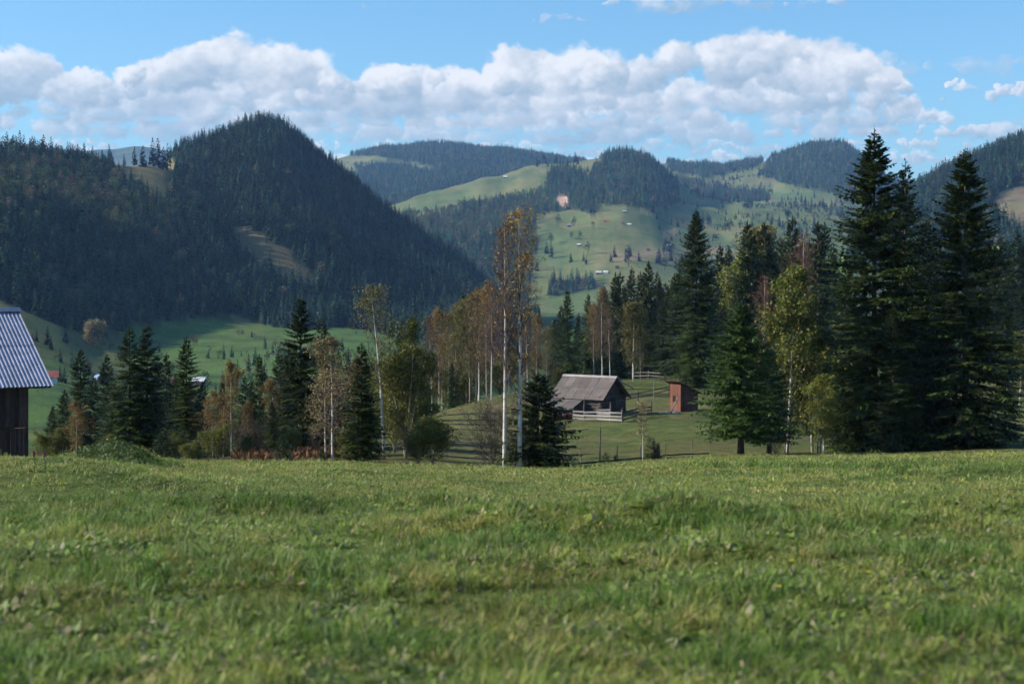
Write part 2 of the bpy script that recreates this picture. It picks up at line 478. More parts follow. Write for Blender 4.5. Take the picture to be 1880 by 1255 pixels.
class MB:
    """collects boxes, bars and tubes into one mesh"""
    def __init__(self):
        self.v = []; self.f = []

    def add(self, vs, fs):
        n = len(self.v)
        self.v += [tuple(p) for p in vs]
        self.f += [tuple(i + n for i in q) for q in fs]

    def box(self, x0, x1, y0, y1, z0, z1):
        self.add([(x0, y0, z0), (x1, y0, z0), (x1, y1, z0), (x0, y1, z0), (x0, y0, z1), (x1, y0, z1), (x1, y1, z1), (x0, y1, z1)],
                 [(0, 3, 2, 1), (4, 5, 6, 7), (0, 1, 5, 4), (1, 2, 6, 5), (2, 3, 7, 6), (3, 0, 4, 7)])
        return self

    def bar(self, a, b, w, h, up=(0, 0, 1)):
        a = Vector(a); b = Vector(b); t = (b - a).normalized()
        s = t.cross(Vector(up))
        s = s.normalized() if s.length > 1e-4 else Vector((1, 0, 0))
        u = s.cross(t)
        vs = []
        for p in (a, b):
            for i, j in ((-1, -1), (1, -1), (1, 1), (-1, 1)):
                vs.append(p + s * (i * w / 2) + u * (j * h / 2))
        self.add(vs, [(0, 3, 2, 1), (4, 5, 6, 7), (0, 1, 5, 4), (1, 2, 6, 5), (2, 3, 7, 6), (3, 0, 4, 7)])
        return self

    def tube(self, pts, rad, n=6):
        pts = [Vector(p) for p in pts]
        rings = []
        for i, p in enumerate(pts):
            t = (pts[min(i + 1, len(pts) - 1)] - pts[max(i - 1, 0)]).normalized()
            s = t.cross(Vector((0.31, 0.17, 0.94)))
            if s.length < 1e-3: s = t.cross(Vector((1, 0, 0)))
            s.normalize(); u = t.cross(s)
            r = rad[i] if isinstance(rad, (list, tuple)) else rad
            rings.append([p + (s * math.cos(a) + u * math.sin(a)) * r for a in [2 * math.pi * k / n for k in range(n)]])
        vs = [q for g in rings for q in g]
        fs = []
        for i in range(len(pts) - 1):
            for k in range(n):
                a = i * n + k; b = i * n + (k + 1) % n
                fs.append((a, b, b + n, a + n))
        fs.append(tuple(range(n - 1, -1, -1))); fs.append(tuple(range(len(vs) - n, len(vs))))
        self.add(vs, fs)
        return self

    def mesh(self, name, mat, smooth=False):
        me = bpy.data.meshes.new(name)
        me.from_pydata(self.v, [], self.f)
        me.materials.append(mat)
        if smooth:
            me.polygons.foreach_set('use_smooth', np.full(len(me.polygons), True))
        me.update()
        return me

    def build(self, name, mat, parent=None, smooth=False, **kw):
        return link(name, self.mesh(name, mat, smooth), parent, **kw)


# ------------------------------------------------------------------ materials
def mat_base(name):
    m = bpy.data.materials.new(name)
    m.use_nodes = True
    N = NT(m.node_tree)
    b = m.node_tree.nodes['Principled BSDF']
    b.inputs['Roughness'].default_value = 0.85
    b.inputs['Specular IOR Level'].default_value = 0.25
    return m, N, b


def mat_leaf(name, stops, rough=0.6, trans=0.25, instanced=False, tint_amt=0.5, spec=0.3):
    """leaves and needles: every separate leaf takes its own tone from the ramp"""
    m, N, b = mat_base(name)
    nt = m.node_tree
    g = N.new('ShaderNodeNewGeometry')
    oi = N.new('ShaderNodeObjectInfo')
    f = g.outputs['Random Per Island']
    c = N.ramp(f, stops)
    var = N.m('MULTIPLY_ADD', oi.outputs['Random'], tint_amt, 1 - tint_amt / 2)
    c = N.mix(1.0, c, N.comb(var, var, var), 'MULTIPLY')
    if instanced:
        at_ = N.new('ShaderNodeAttribute', attribute_type='INSTANCER', attribute_name='tint')
        c = N.mix(1.0, c, at_.outputs['Color'], 'MULTIPLY')
    nt.links.new(c, b.inputs['Base Color'])
    b.inputs['Roughness'].default_value = rough
    b.inputs['Specular IOR Level'].default_value = spec
    if trans > 0:
        tr = N.new('ShaderNodeBsdfTranslucent')
        nt.links.new(c, tr.inputs[0])
        mx = N.new('ShaderNodeMixShader')
        mx.inputs[0].default_value = trans
        nt.links.new(b.outputs[0], mx.inputs[1]); nt.links.new(tr.outputs[0], mx.inputs[2])
        nt.links.new(mx.outputs[0], nt.nodes['Material Output'].inputs[0])
    return m


def mat_wood(name, c1, c2, scale=3.0, axis='Z', rough=0.85, var=0.5, bump=0.3):
    m, N, b = mat_base(name)
    tc = N.new('ShaderNodeTexCoord')
    mp = N.new('ShaderNodeMapping')
    nt = m.node_tree
    nt.links.new(tc.outputs['Object'], mp.inputs[0])
    s = [9, 9, 9]; s['XYZ'.index(axis)] = 0.7
    mp.inputs['Scale'].default_value = s
    oi = N.new('ShaderNodeObjectInfo')
    nt.links.new(N.comb(N.m('MULTIPLY', oi.outputs['Random'], 37.0), N.m('MULTIPLY', oi.outputs['Random'], 11.0), 0.0), mp.inputs['Location'])
    n1 = N.noise(mp.outputs[0], scale, 6, 0.65)
    n2 = N.noise(tc.outputs['Object'], 0.9, 4, 0.6)
    c = N.mix(N.rng(n1, 0.32, 0.68), c1, c2)
    v = N.m('MULTIPLY_ADD', oi.outputs['Random'], var, 1 - var / 2)
    v = N.m('MULTIPLY', v, N.rng(n2, 0.3, 0.7, 0.7, 1.2))
    c = N.mix(1.0, c, N.comb(v, v, v), 'MULTIPLY')
    nt.links.new(c, b.inputs['Base Color'])
    b.inputs['Roughness'].default_value = rough
    bp = N.new('ShaderNodeBump')
    bp.inputs['Strength'].default_value = bump
    bp.inputs['Distance'].default_value = 0.02
    nt.links.new(n1, bp.inputs['Height']); nt.links.new(bp.outputs[0], b.inputs['Normal'])
    return m


def mat_plain(name, c1, c2, scale=4.0, rough=0.8, metal=0.0, detail=5, bump=0.0, lo=0.35, hi=0.65):
    m, N, b = mat_base(name)
    tc = N.new('ShaderNodeTexCoord')
    n = N.noise(tc.outputs['Object'], scale, detail, 0.6)
    m.node_tree.links.new(N.mix(N.rng(n, lo, hi), c1, c2), b.inputs['Base Color'])
    b.inputs['Roughness'].default_value = rough
    b.inputs['Metallic'].default_value = metal
    if bump:
        bp = N.new('ShaderNodeBump')
        bp.inputs['Strength'].default_value = bump
        bp.inputs['Distance'].default_value = 0.03
        m.node_tree.links.new(n, bp.inputs['Height']); m.node_tree.links.new(bp.outputs[0], b.inputs['Normal'])
    return m


SP = [(0.0, (0.010, 0.019, 0.004)), (0.45, (0.030, 0.051, 0.008)), (0.8, (0.062, 0.090, 0.013)), (1.0, (0.115, 0.130, 0.020))]
M = {}
M['needle'] = mat_leaf('spruce_needles', SP, 0.55, 0.12)
M['needle_green'] = mat_leaf('green_needles', [(0.0, (0.022, 0.050, 0.009)), (0.5, (0.055, 0.105, 0.016)), (1.0, (0.11, 0.165, 0.026))], 0.55, 0.15)
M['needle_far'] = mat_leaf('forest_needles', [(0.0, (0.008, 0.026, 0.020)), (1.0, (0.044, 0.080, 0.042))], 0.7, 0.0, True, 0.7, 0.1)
M['leaf_far'] = mat_leaf('forest_leaves', [(0.0, (0.7, 0.7, 0.7)), (1.0, (1.3, 1.3, 1.3))], 0.7, 0.15, True, 0.5, 0.1)
M['birch_gold'] = mat_leaf('gold_leaves', [(0, (0.16, 0.085, 0.02)), (0.5, (0.30, 0.17, 0.03)), (1, (0.42, 0.27, 0.05))], 0.6, 0.35)
M['birch_rust'] = mat_leaf('rust_leaves', [(0, (0.12, 0.072, 0.028)), (0.5, (0.20, 0.125, 0.042)), (1, (0.28, 0.19, 0.06))], 0.6, 0.3)
M['birch_tan'] = mat_leaf('tan_leaves', [(0, (0.11, 0.085, 0.035)), (0.5, (0.24, 0.19, 0.075)), (1, (0.42, 0.34, 0.17))], 0.6, 0.3)
M['birch_olive'] = mat_leaf('olive_leaves', [(0, (0.085, 0.105, 0.018)), (0.55, (0.155, 0.175, 0.030)), (0.9, (0.23, 0.21, 0.04)), (1, (0.28, 0.20, 0.04))], 0.6, 0.3)
M['birch_green'] = mat_leaf('yellow_green_leaves', [(0, (0.075, 0.105, 0.020)), (0.6, (0.155, 0.185, 0.034)), (0.85, (0.22, 0.20, 0.04)), (1, (0.34, 0.25, 0.04))], 0.55, 0.35)
M['birch_mix'] = mat_leaf('brown_olive_leaves', [(0, (0.07, 0.075, 0.020)), (0.5, (0.14, 0.13, 0.038)), (1, (0.26, 0.20, 0.05))], 0.6, 0.3)
M['twig_purple'] = mat_plain('purple_brown_twigs', (0.085, 0.055, 0.055), (0.13, 0.085, 0.075), 3)
M['twig'] = mat_plain('brown_twigs', (0.07, 0.055, 0.042), (0.12, 0.095, 0.07), 3)
M['twig_red'] = mat_plain('reddish_twigs', (0.12, 0.055, 0.042), (0.18, 0.09, 0.065), 3)
M['limb'] = mat_plain('pale_limb_bark', (0.24, 0.20, 0.16), (0.42, 0.37, 0.31), 5)
M['spruce_bark'] = mat_plain('spruce_bark', (0.05, 0.038, 0.03), (0.11, 0.085, 0.065), 6, bump=0.6)


def mat_birch():
    m, N, b = mat_base('birch_bark')
    tc = N.new('ShaderNodeTexCoord')
    mp = N.new('ShaderNodeMapping')
    m.node_tree.links.new(tc.outputs['Object'], mp.inputs[0])
    mp.inputs['Scale'].default_value = (2.0, 2.0, 6.0)
    n1 = N.noise(mp.outputs[0], 1.2, 5, 0.7)
    n2 = N.noise(tc.outputs['Object'], 0.8, 3, 0.6)
    c = N.mix(N.rng(n1, 0.56, 0.66), (0.62, 0.57, 0.50), (0.10, 0.08, 0.07))
    c = N.mix(N.rng(n2, 0.45, 0.75), c, (0.38, 0.30, 0.24))
    m.node_tree.links.new(c, b.inputs['Base Color'])
    return m


M['birch'] = mat_birch()
M['dark_plank'] = mat_wood('dark_weathered_boards', (0.035, 0.020, 0.014), (0.105, 0.062, 0.048), var=0.8)
M['log'] = mat_wood('dark_hewn_logs', (0.045, 0.034, 0.03), (0.12, 0.09, 0.08), axis='X', var=0.6)
M['grey_board'] = mat_wood('silver_grey_boards', (0.22, 0.19, 0.175), (0.42, 0.38, 0.35), axis='X', var=0.4)
M['grey_post'] = mat_wood('grey_posts', (0.15, 0.12, 0.11), (0.30, 0.26, 0.23), var=0.4)
M['red_board'] = mat_wood('red_brown_boards', (0.065, 0.028, 0.021), (0.14, 0.055, 0.04), var=0.5)  # shed boards in their darker tone: roof and faces turned from the sun
M['lit_board_and_log'] = mat_wood('sunlit_boards_and_logs', (0.10, 0.038, 0.026), (0.27, 0.115, 0.072), var=0.45)  # shed boards with sunlight painted into the colour; also the orange cut logs
M['roof_sheet'] = mat_wood('grey_roof_boards', (0.085, 0.068, 0.058), (0.20, 0.165, 0.145), axis='Y', var=0.35, rough=0.7)
M['metal_roof'] = mat_plain('galvanised_sheet', (0.30, 0.29, 0.34), (0.50, 0.50, 0.58), 2.2, rough=0.45, metal=0.5, detail=9, lo=.3, hi=.7)
_n = NT(M['metal_roof'].node_tree); _b = M['metal_roof'].node_tree.nodes['Principled BSDF']
_tc = _n.new('ShaderNodeTexCoord'); _oi = _n.new('ShaderNodeObjectInfo')
_old = _b.inputs['Base Color'].links[0].from_socket
_v = _n.m('MULTIPLY_ADD', _oi.outputs['Random'], .25, .85)
_c = _n.mix(1.0, _old, _n.comb(_v, _v, _v), 'MULTIPLY')
_c = _n.mix(_n.rng(_n.noise(_tc.outputs['Object'], 3.5, 8, .75), .60, .72, 0, .6), _c, (0.20, 0.13, 0.10))
M['metal_roof'].node_tree.links.new(_c, _b.inputs['Base Color'])
M['blue_cap'] = mat_plain('ridge_capping', (0.11, 0.15, 0.22), (0.17, 0.22, 0.30), 2, rough=0.5, metal=0.3)
M['black'] = mat_plain('dark_opening', (0.01, 0.01, 0.012), (0.02, 0.018, 0.016), 3)
M['stone'] = mat_plain('pale_rubble', (0.30, 0.27, 0.24), (0.55, 0.51, 0.46), 3)
M['white'] = mat_plain('whitewashed_wall', (0.55, 0.52, 0.48), (0.75, 0.72, 0.68), 1)
M['tin'] = mat_plain('pale_tin_roof', (0.5, 0.5, 0.52), (0.68, 0.68, 0.70), 1, rough=0.5)
M['red_roof'] = mat_plain('red_tile_roof', (0.35, 0.10, 0.07), (0.48, 0.17, 0.12), 1)
M['brown_wall'] = mat_plain('brown_timber_wall', (0.08, 0.05, 0.04), (0.14, 0.09, 0.07), 1)
M['blue_roof'] = mat_plain('blue_grey_roof', (0.16, 0.25, 0.42), (0.22, 0.33, 0.50), 1, rough=0.5)
M['fern'] = mat_leaf('dry_red_fern', [(0, (0.09, 0.042, 0.018)), (0.5, (0.16, 0.078, 0.032)), (1, (0.20, 0.12, 0.05))], 0.8, 0.2, False)
M['flower_y'] = mat_plain('yellow_petals', (0.75, 0.52, 0.02), (0.85, 0.65, 0.05), 30)
M['flower_r'] = mat_plain('purple_red_petals', (0.14, 0.02, 0.035), (0.24, 0.05, 0.075), 30)
M['stem'] = mat_plain('green_stem', (0.05, 0.09, 0.02), (0.08, 0.13, 0.03), 20)


def mat_grass():
    """instanced blades: tone per blade, per tuft and from the tint of the sward"""
    m, N, b = mat_base('grass_blades')
    nt = m.node_tree
    g = N.new('ShaderNodeNewGeometry')
    oi = N.new('ShaderNodeObjectInfo')
    c = N.ramp(g.outputs['Random Per Island'], [(0.0, (0.085, 0.130, 0.018)), (0.35, (0.210, 0.300, 0.045)), (0.64, (0.310, 0.385, 0.075)), (0.80, (0.350, 0.350, 0.110)), (0.92, (0.38, 0.32, 0.17)), (1.0, (0.50, 0.42, 0.28))])
    a = N.new('ShaderNodeAttribute', attribute_type='INSTANCER', attribute_name='tint')
    c = N.mix(1.0, c, a.outputs['Color'], 'MULTIPLY')
    v = N.m('MULTIPLY_ADD', oi.outputs['Random'], 0.4, 0.8)
    c = N.mix(1.0, c, N.comb(v, v, v), 'MULTIPLY')
    nt.links.new(c, b.inputs['Base Color'])
    b.inputs['Roughness'].default_value = 0.45
    b.inputs['Specular IOR Level'].default_value = 0.25
    tr = N.new('ShaderNodeBsdfTranslucent')
    nt.links.new(c, tr.inputs[0])
    mx = N.new('ShaderNodeMixShader'); mx.inputs[0].default_value = 0.35
    nt.links.new(b.outputs[0], mx.inputs[1]); nt.links.new(tr.outputs[0], mx.inputs[2])
    nt.links.new(mx.outputs[0], nt.nodes['Material Output'].inputs[0])
    return m


M['grass'] = mat_grass()


def mat_ground():
    m, N, b = mat_base('ground_cover')
    nt = m.node_tree
    at_ = N.new('ShaderNodeAttribute', attribute_name='cover')
    g = N.new('ShaderNodeNewGeometry')
    P = g.outputs['Position']
    n1 = N.noise(P, 0.9, 8, 0.7)
    n2 = N.noise(P, 0.05, 8, 0.65)
    n3 = N.noise(P, 3.5, 5, 0.75)
    k = N.m('MULTIPLY', N.rng(n1, 0.3, 0.7, 0.55, 1.45), N.rng(n2, 0.3, 0.7, 0.82, 1.18))
    k = N.m('MULTIPLY', k, N.rng(n3, 0.3, 0.7, 0.75, 1.25))
    c = N.mix(1.0, at_.outputs['Color'], N.comb(k, k, k), 'MULTIPLY')
    c = N.mix(N.rng(N.noise(P, 0.35, 6, 0.7), 0.55, 0.75, 0, 0.35), c, N.mix(1.0, c, (1.5, 1.12, 0.9), 'MULTIPLY'))
    nt.links.new(c, b.inputs['Base Color'])
    b.inputs['Roughness'].default_value = 0.95
    b.inputs['Specular IOR Level'].default_value = 0.05
    bp = N.new('ShaderNodeBump')
    bp.inputs['Strength'].default_value = 0.7
    bp.inputs['Distance'].default_value = 0.25
    nt.links.new(N.m('ADD', n1, N.m('MULTIPLY', N.noise(P, 0.18, 6, 0.6), 3.0)), bp.inputs['Height'])
    nt.links.new(bp.outputs[0], b.inputs['Normal'])
    return m


M['ground'] = mat_ground()

# ------------------------------------------------------------------ regions of the far country (photograph pixels and distance range)
FOOT = [(-700, 430), (-300, 500), (0, 552), (60, 578), (130, 606), (180, 622), (215, 610), (250, 596), (330, 588), (430, 578), (500, 600), (560, 606), (640, 600), (700, 612), (780, 640), (860, 650), (960, 660), (1100, 700)]
SADDLE = [(205, 303), (232, 294), (262, 288), (322, 294), (322, 316), (312, 345), (300, 385), (286, 380), (262, 352), (240, 338), (215, 325)]
STRIP = [(418, 414), (445, 415), (480, 430), (508, 450), (538, 468), (565, 492), (585, 522), (570, 532), (525, 516), (486, 492), (455, 470), (425, 448)]
CFOR = [(736, 398), (790, 394), (840, 384), (880, 374), (950, 362), (1000, 348), (1012, 312), (1062, 310), (1078, 330), (1095, 300), (1120, 284), (1150, 270), (1200, 280), (1240, 326), (1248, 372), (1180, 382), (1104, 374), (1092, 396), (1060, 384), (1012, 388), (984, 400), (988, 450), (978, 490), (975, 530), (960, 600), (860, 560), (780, 470)]
CTHIN = [(850, 352), (1000, 300), (1080, 296), (1090, 340), (1020, 350), (900, 352)]
CBAND = [(1003, 519), (1050, 512), (1090, 514), (1098, 528), (1060, 536), (1010, 545)]
QUARRY = [(1017, 362), (1030, 356), (1040, 360), (1046, 374), (1044, 384), (1034, 380), (1022, 376)]
DMEAD1 = [(600, 284), (640, 286), (690, 286), (740, 296), (800, 306), (790, 314), (735, 306), (690, 300), (650, 306), (660, 318), (630, 330), (600, 330)]
DMEADL = [(660, 276), (800, 266), (830, 276), (800, 284), (700, 284)]
DRIGHT = [(1395, 320), (1410, 296), (1440, 276), (1500, 254), (1550, 254), (1640, 318), (1660, 380), (1560, 362), (1500, 350), (1440, 338)]
DCREST = [(1215, 280), (1300, 280), (1400, 280), (1412, 290), (1385, 306), (1340, 318), (1300, 326), (1262, 322), (1230, 312)]
DKNOT = [(1240, 330), (1300, 340), (1400, 352), (1420, 372), (1330, 378), (1260, 378)]
ECUT = [(1806, 392), (1830, 358), (1880, 338), (2000, 318), (2000, 470), (1900, 450), (1850, 420)]
DFOR_L = [(560, 250), (1070, 250), (1075, 300), (900, 335), (720, 380), (640, 380), (560, 330)]


def classify(x, y):
    """returns px, py, d and masks"""
    z = Z(x, y)
    px, d, az, r = pxd(x, y)
    py = HZ - (z - EYE) / np.maximum(d, 1) * F
    inn = np.abs(az) < 0.9
    foot = np.interp(px, [p[0] for p in FOOT], [p[1] for p in FOOT])
    f = {}
    f['left'] = (d > 640) & (d < 1700) & (py < foot) & (px < 990) & ~inpoly(px, py, SADDLE) & ~inpoly(px, py, STRIP) & inn
    f['lefttop'] = inpoly(px, py, SADDLE) & (d > 700) & (d < 1500)
    f['strip'] = inpoly(px, py, STRIP) & (d > 700) & (d < 1700)
    f['cfor'] = (d > 1700) & (d < 3150) & (inpoly(px, py, CFOR) | inpoly(px, py, CBAND)) & ~inpoly(px, py, QUARRY)
    f['quarry'] = (d > 1700) & (d < 3150) & inpoly(px, py, QUARRY)
    f['dfor'] = (d > 3150) & (d < 5200) & ((inpoly(px, py, DFOR_L) & ~inpoly(px, py, DMEAD1)) | inpoly(px, py, DRIGHT) | inpoly(px, py, DCREST) | inpoly(px, py, DKNOT))
    f['efor'] = (d > 900) & (d < 2400) & (px > 1560) & (py < 600) & ~inpoly(px, py, ECUT) & inn
    f['ecut'] = (d > 900) & (d < 2400) & inpoly(px, py, ECUT)
    f['ffor'] = (d > 6000)
    f['farmead'] = (d > 1850) & (d < 4200) & (py < 512) & (py > 296) & ~f['cfor'] & ~f['dfor'] & ~f['quarry'] & ~f['efor'] & ~f['ecut']
    f['valley'] = (d > 380) & (d < 900) & (px < 800) & (py > foot + 4)
    return z, px, py, d, f


def build_ground():
    # angles: dense in view, coarser round the back; radii: geometric
    a1 = np.linspace(-0.36, 0.36, 620)
    a2 = np.linspace(0.36, 0.95, 90)[1:]
    a3 = np.linspace(0.95, 2 * math.pi - 0.95, 70)[1:]
    a4 = np.linspace(2 * math.pi - 0.95, 2 * math.pi - 0.36, 90)[1:-1]
    ang = np.concatenate([a1, a2, a3, a4])
    rr = [0.6]
    while rr[-1] < 9500:
        r = rr[-1]
        k = 1.016 if r > 900 else (1.0135 if r < 260 else 1.015)
        rr.append(r * k + 0.02)
    rad = np.array(rr + [14000.0])
    AA, RR = np.meshgrid(ang, rad)
    X = RR * np.sin(AA); Y = RR * np.cos(AA)
    na, nr = len(ang), len(rad)
    z, px, py, d, f = classify(X.ravel(), Y.ravel())
    v = np.stack([X.ravel(), Y.ravel(), z], 1)
    i, j = np.meshgrid(np.arange(nr - 1), np.arange(na), indexing='ij')
    q = np.stack([i * na + j, i * na + (j + 1) % na, (i + 1) * na + (j + 1) % na, (i + 1) * na + j], -1).reshape(-1, 4)
    q = q[:, ::-1]
    c0 = len(v)
    v = np.concatenate([v, [[0, 0, zat(0, 0.01)]]])
    me = bpy.data.meshes.new('ground')
    vv = v.astype(np.float32)
    tri = np.array([[c0, (k + 1) % na, k] for k in range(na)], np.int32)
    loops = np.concatenate([q.ravel(), tri.ravel()]).astype(np.int32)
    starts = np.concatenate([np.arange(len(q)) * 4, len(q) * 4 + np.arange(len(tri)) * 3]).astype(np.int32)
    tot = np.concatenate([np.full(len(q), 4), np.full(len(tri), 3)]).astype(np.int32)
    me.vertices.add(len(vv)); me.vertices.foreach_set('co', vv.ravel())
    me.loops.add(len(loops)); me.loops.foreach_set('vertex_index', loops)
    me.polygons.add(len(starts)); me.polygons.foreach_set('loop_start', starts); me.polygons.foreach_set('loop_total', tot)
    me.polygons.foreach_set('use_smooth', np.full(len(starts), True))
    me.update(calc_edges=True)
    me.materials.append(M['ground'])
    x = v[:-1, 0]; y = v[:-1, 1]
    n = len(x)
    G = np.array([0.085, 0.125, 0.036]); DRY = np.array([0.17, 0.145, 0.065]); FFL = np.array([0.045, 0.058, 0.026])
    EARTH = np.array([0.26, 0.19, 0.115]); BRI = np.array([0.085, 0.145, 0.036]); RED = np.array([0.15, 0.075, 0.035])
    col = np.tile(G, (n, 1))
    s1 = fbm(x / 60, y / 60, 61, 5, 0.6) * 0.9 + 0.5
    s2 = fbm(x / 12, y / 12, 71, 4, 0.6) * 0.9 + 0.5

    def blend(mask, c, w):
        w = (np.clip(w, 0, 1) * mask)[:, None]
        col[:] = col * (1 - w) + c * w
    one = np.ones(n)
    blend(d < 60, np.array([0.085, 0.115, 0.030]), one)
    # hut meadow: olive with drier patches
    mid = (d >= 60) & (d < 330)
    blend(mid, np.array([0.098, 0.116, 0.034]), one)
    blend(mid, DRY, (s2 - 0.35) * 1.3)
    blend(mid & (px < 780), RED, np.exp(-((px - 520) / 150) ** 2) * (d > 85) * (d < 150) * (s2 * 1.2 + 0.2))
    blend(mid & (px > 790) & (px < 1000), DRY, 0.45 * one)
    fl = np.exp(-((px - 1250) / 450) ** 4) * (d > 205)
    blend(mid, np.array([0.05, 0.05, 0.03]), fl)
    # valley
    blend(mid, np.array([0.055, 0.085, 0.022]), np.clip(fbm(x / 5, y / 5, 171, 4, .65) * 1.6, 0, .8))
    blend(mid, np.array([0.15, 0.115, 0.055]), np.clip(fbm(x / 7 + 9, y / 4, 175, 4, .65) * 1.6 - .1, 0, .7))
    val = (d >= 330) & (d < 1700)
    blend(val, BRI, 0.9 * one)
    blend(val, DRY, (s2 - .55) * .9 + (s1 - .6))
    blend(val, np.array([0.045, 0.07, 0.025]), np.clip(fbm(x / 25, y / 12, 181, 5, .65) * 1.8, 0, .8))
    knl = val & (px < 235) & (d > 560)
    blend(knl, np.array([0.115, 0.115, 0.045]), 0.75 + (s2 - .5))
    blend(val & (px > 430) & (px < 620) & (d > 860), DRY, 0.5 * one)
    # far hills
    farm = (d >= 1700)
    blend(farm, np.array([0.115, 0.158, 0.058]), one)
    blend(farm, np.array([0.21, 0.185, 0.075]), (s1 - 0.42) * 1.7)
    blend(farm & (py < 350), DRY, 0.35 * one)
    blend(farm, np.array([0.065, 0.11, 0.035]), np.clip(fbm(x / 30, y / 55, 201, 5, .65) * 2.0 - .1, 0, .75))
    blend(farm, np.array([0.24, 0.20, 0.10]), np.clip(fbm(x / 45, y / 22, 207, 5, .7) * 2.2 - .5, 0, .6))
    tr = np.abs(py - (474 - (px - 1150) * 0.10 + 6 * np.sin(px / 28)))
    blend(farm & (d < 2700) & (px > 1130) & (px < 1330), EARTH, np.exp(-(tr / 5.5) ** 2) * (0.35 + s1))
    tr2 = np.abs(py - (428 + 5 * np.sin(px / 17)))
    blend(farm & (px > 1215) & (px < 1240), EARTH, np.exp(-(tr2 / 6) ** 2))
    tr3 = np.abs(py - (330 + (1420 - px) * 0.06))
    blend(farm & (px > 1300) & (px < 1430), EARTH, 0.6 * np.exp(-(tr3 / 3) ** 2))
    for k in ('left', 'cfor', 'dfor', 'efor'):
        blend(f[k], FFL, one)
    blend(f['lefttop'], np.array([0.17, 0.14, 0.06]), one)
    blend(f['strip'], np.array([0.18, 0.135, 0.065]), one)
    blend(f['quarry'], np.array([0.60, 0.38, 0.26]), one)
    blend(f['ecut'], np.array([0.17, 0.13, 0.085]), 0.6 + 0.6 * s2)
    blend(f['ffor'], np.array([0.05, 0.07, 0.04]), (0.5 + 1.5 * (s1 - .4)))
    cc = np.ones((n + 1, 4), np.float32)
    cc[:-1, :3] = col
    a = me.color_attributes.new('cover', 'FLOAT_COLOR', 'POINT')
    a.data.foreach_set('color', cc.ravel())
    o = link('ground', me)
    tag(o, 'grassy ground running from the foreground meadow to the far hills', None, None, 'structure')
    return o


build_ground()

# ------------------------------------------------------------------ haze
hb = MB().box(-16000, 16000, -16000, 16000, -700, 460)
mh = bpy.data.materials.new('pale_air')
mh.use_nodes = True
mh.node_tree.nodes.clear()
_N = NT(mh.node_tree)
_v = _N.new('ShaderNodeVolumePrincipled')
_v.inputs['Color'].default_value = (0.32, 0.58, 1.0, 1)
_v.inputs['Density'].default_value = 0.000075
_v.inputs['Anisotropy'].default_value = 0.1
_o = _N.new('ShaderNodeOutputMaterial')
mh.node_tree.links.new(_v.outputs[0], _o.inputs['Volume'])
haze = hb.build('haze', mh)
tag(haze, 'thin blue haze over the valley', None, None, 'stuff')

# ------------------------------------------------------------------ trees: meshes
def rnd_dirs(n, rs):
    v = rs.normal(size=(n, 3))
    return v / np.linalg.norm(v, axis=1, keepdims=True)


def kites(base, dirv, side, ln, wd, bend=None):
    """one kite (4 verts, 2 tris) per entry; returns v, f"""
    n = len(base)
    ln = ln[:, None]; wd = wd[:, None]
    mid = base + dirv * ln * 0.45
    if bend is not None: mid = mid + bend
    a = mid + side * wd; b = mid - side * wd
    tip = base + dirv * ln
    v = np.stack([base, a, tip, b], 1).reshape(-1, 3)
    k = np.arange(n)[:, None] * 4
    f = np.concatenate([k + [[0, 1, 2]], k + [[0, 2, 3]]], 0)
    return v, f


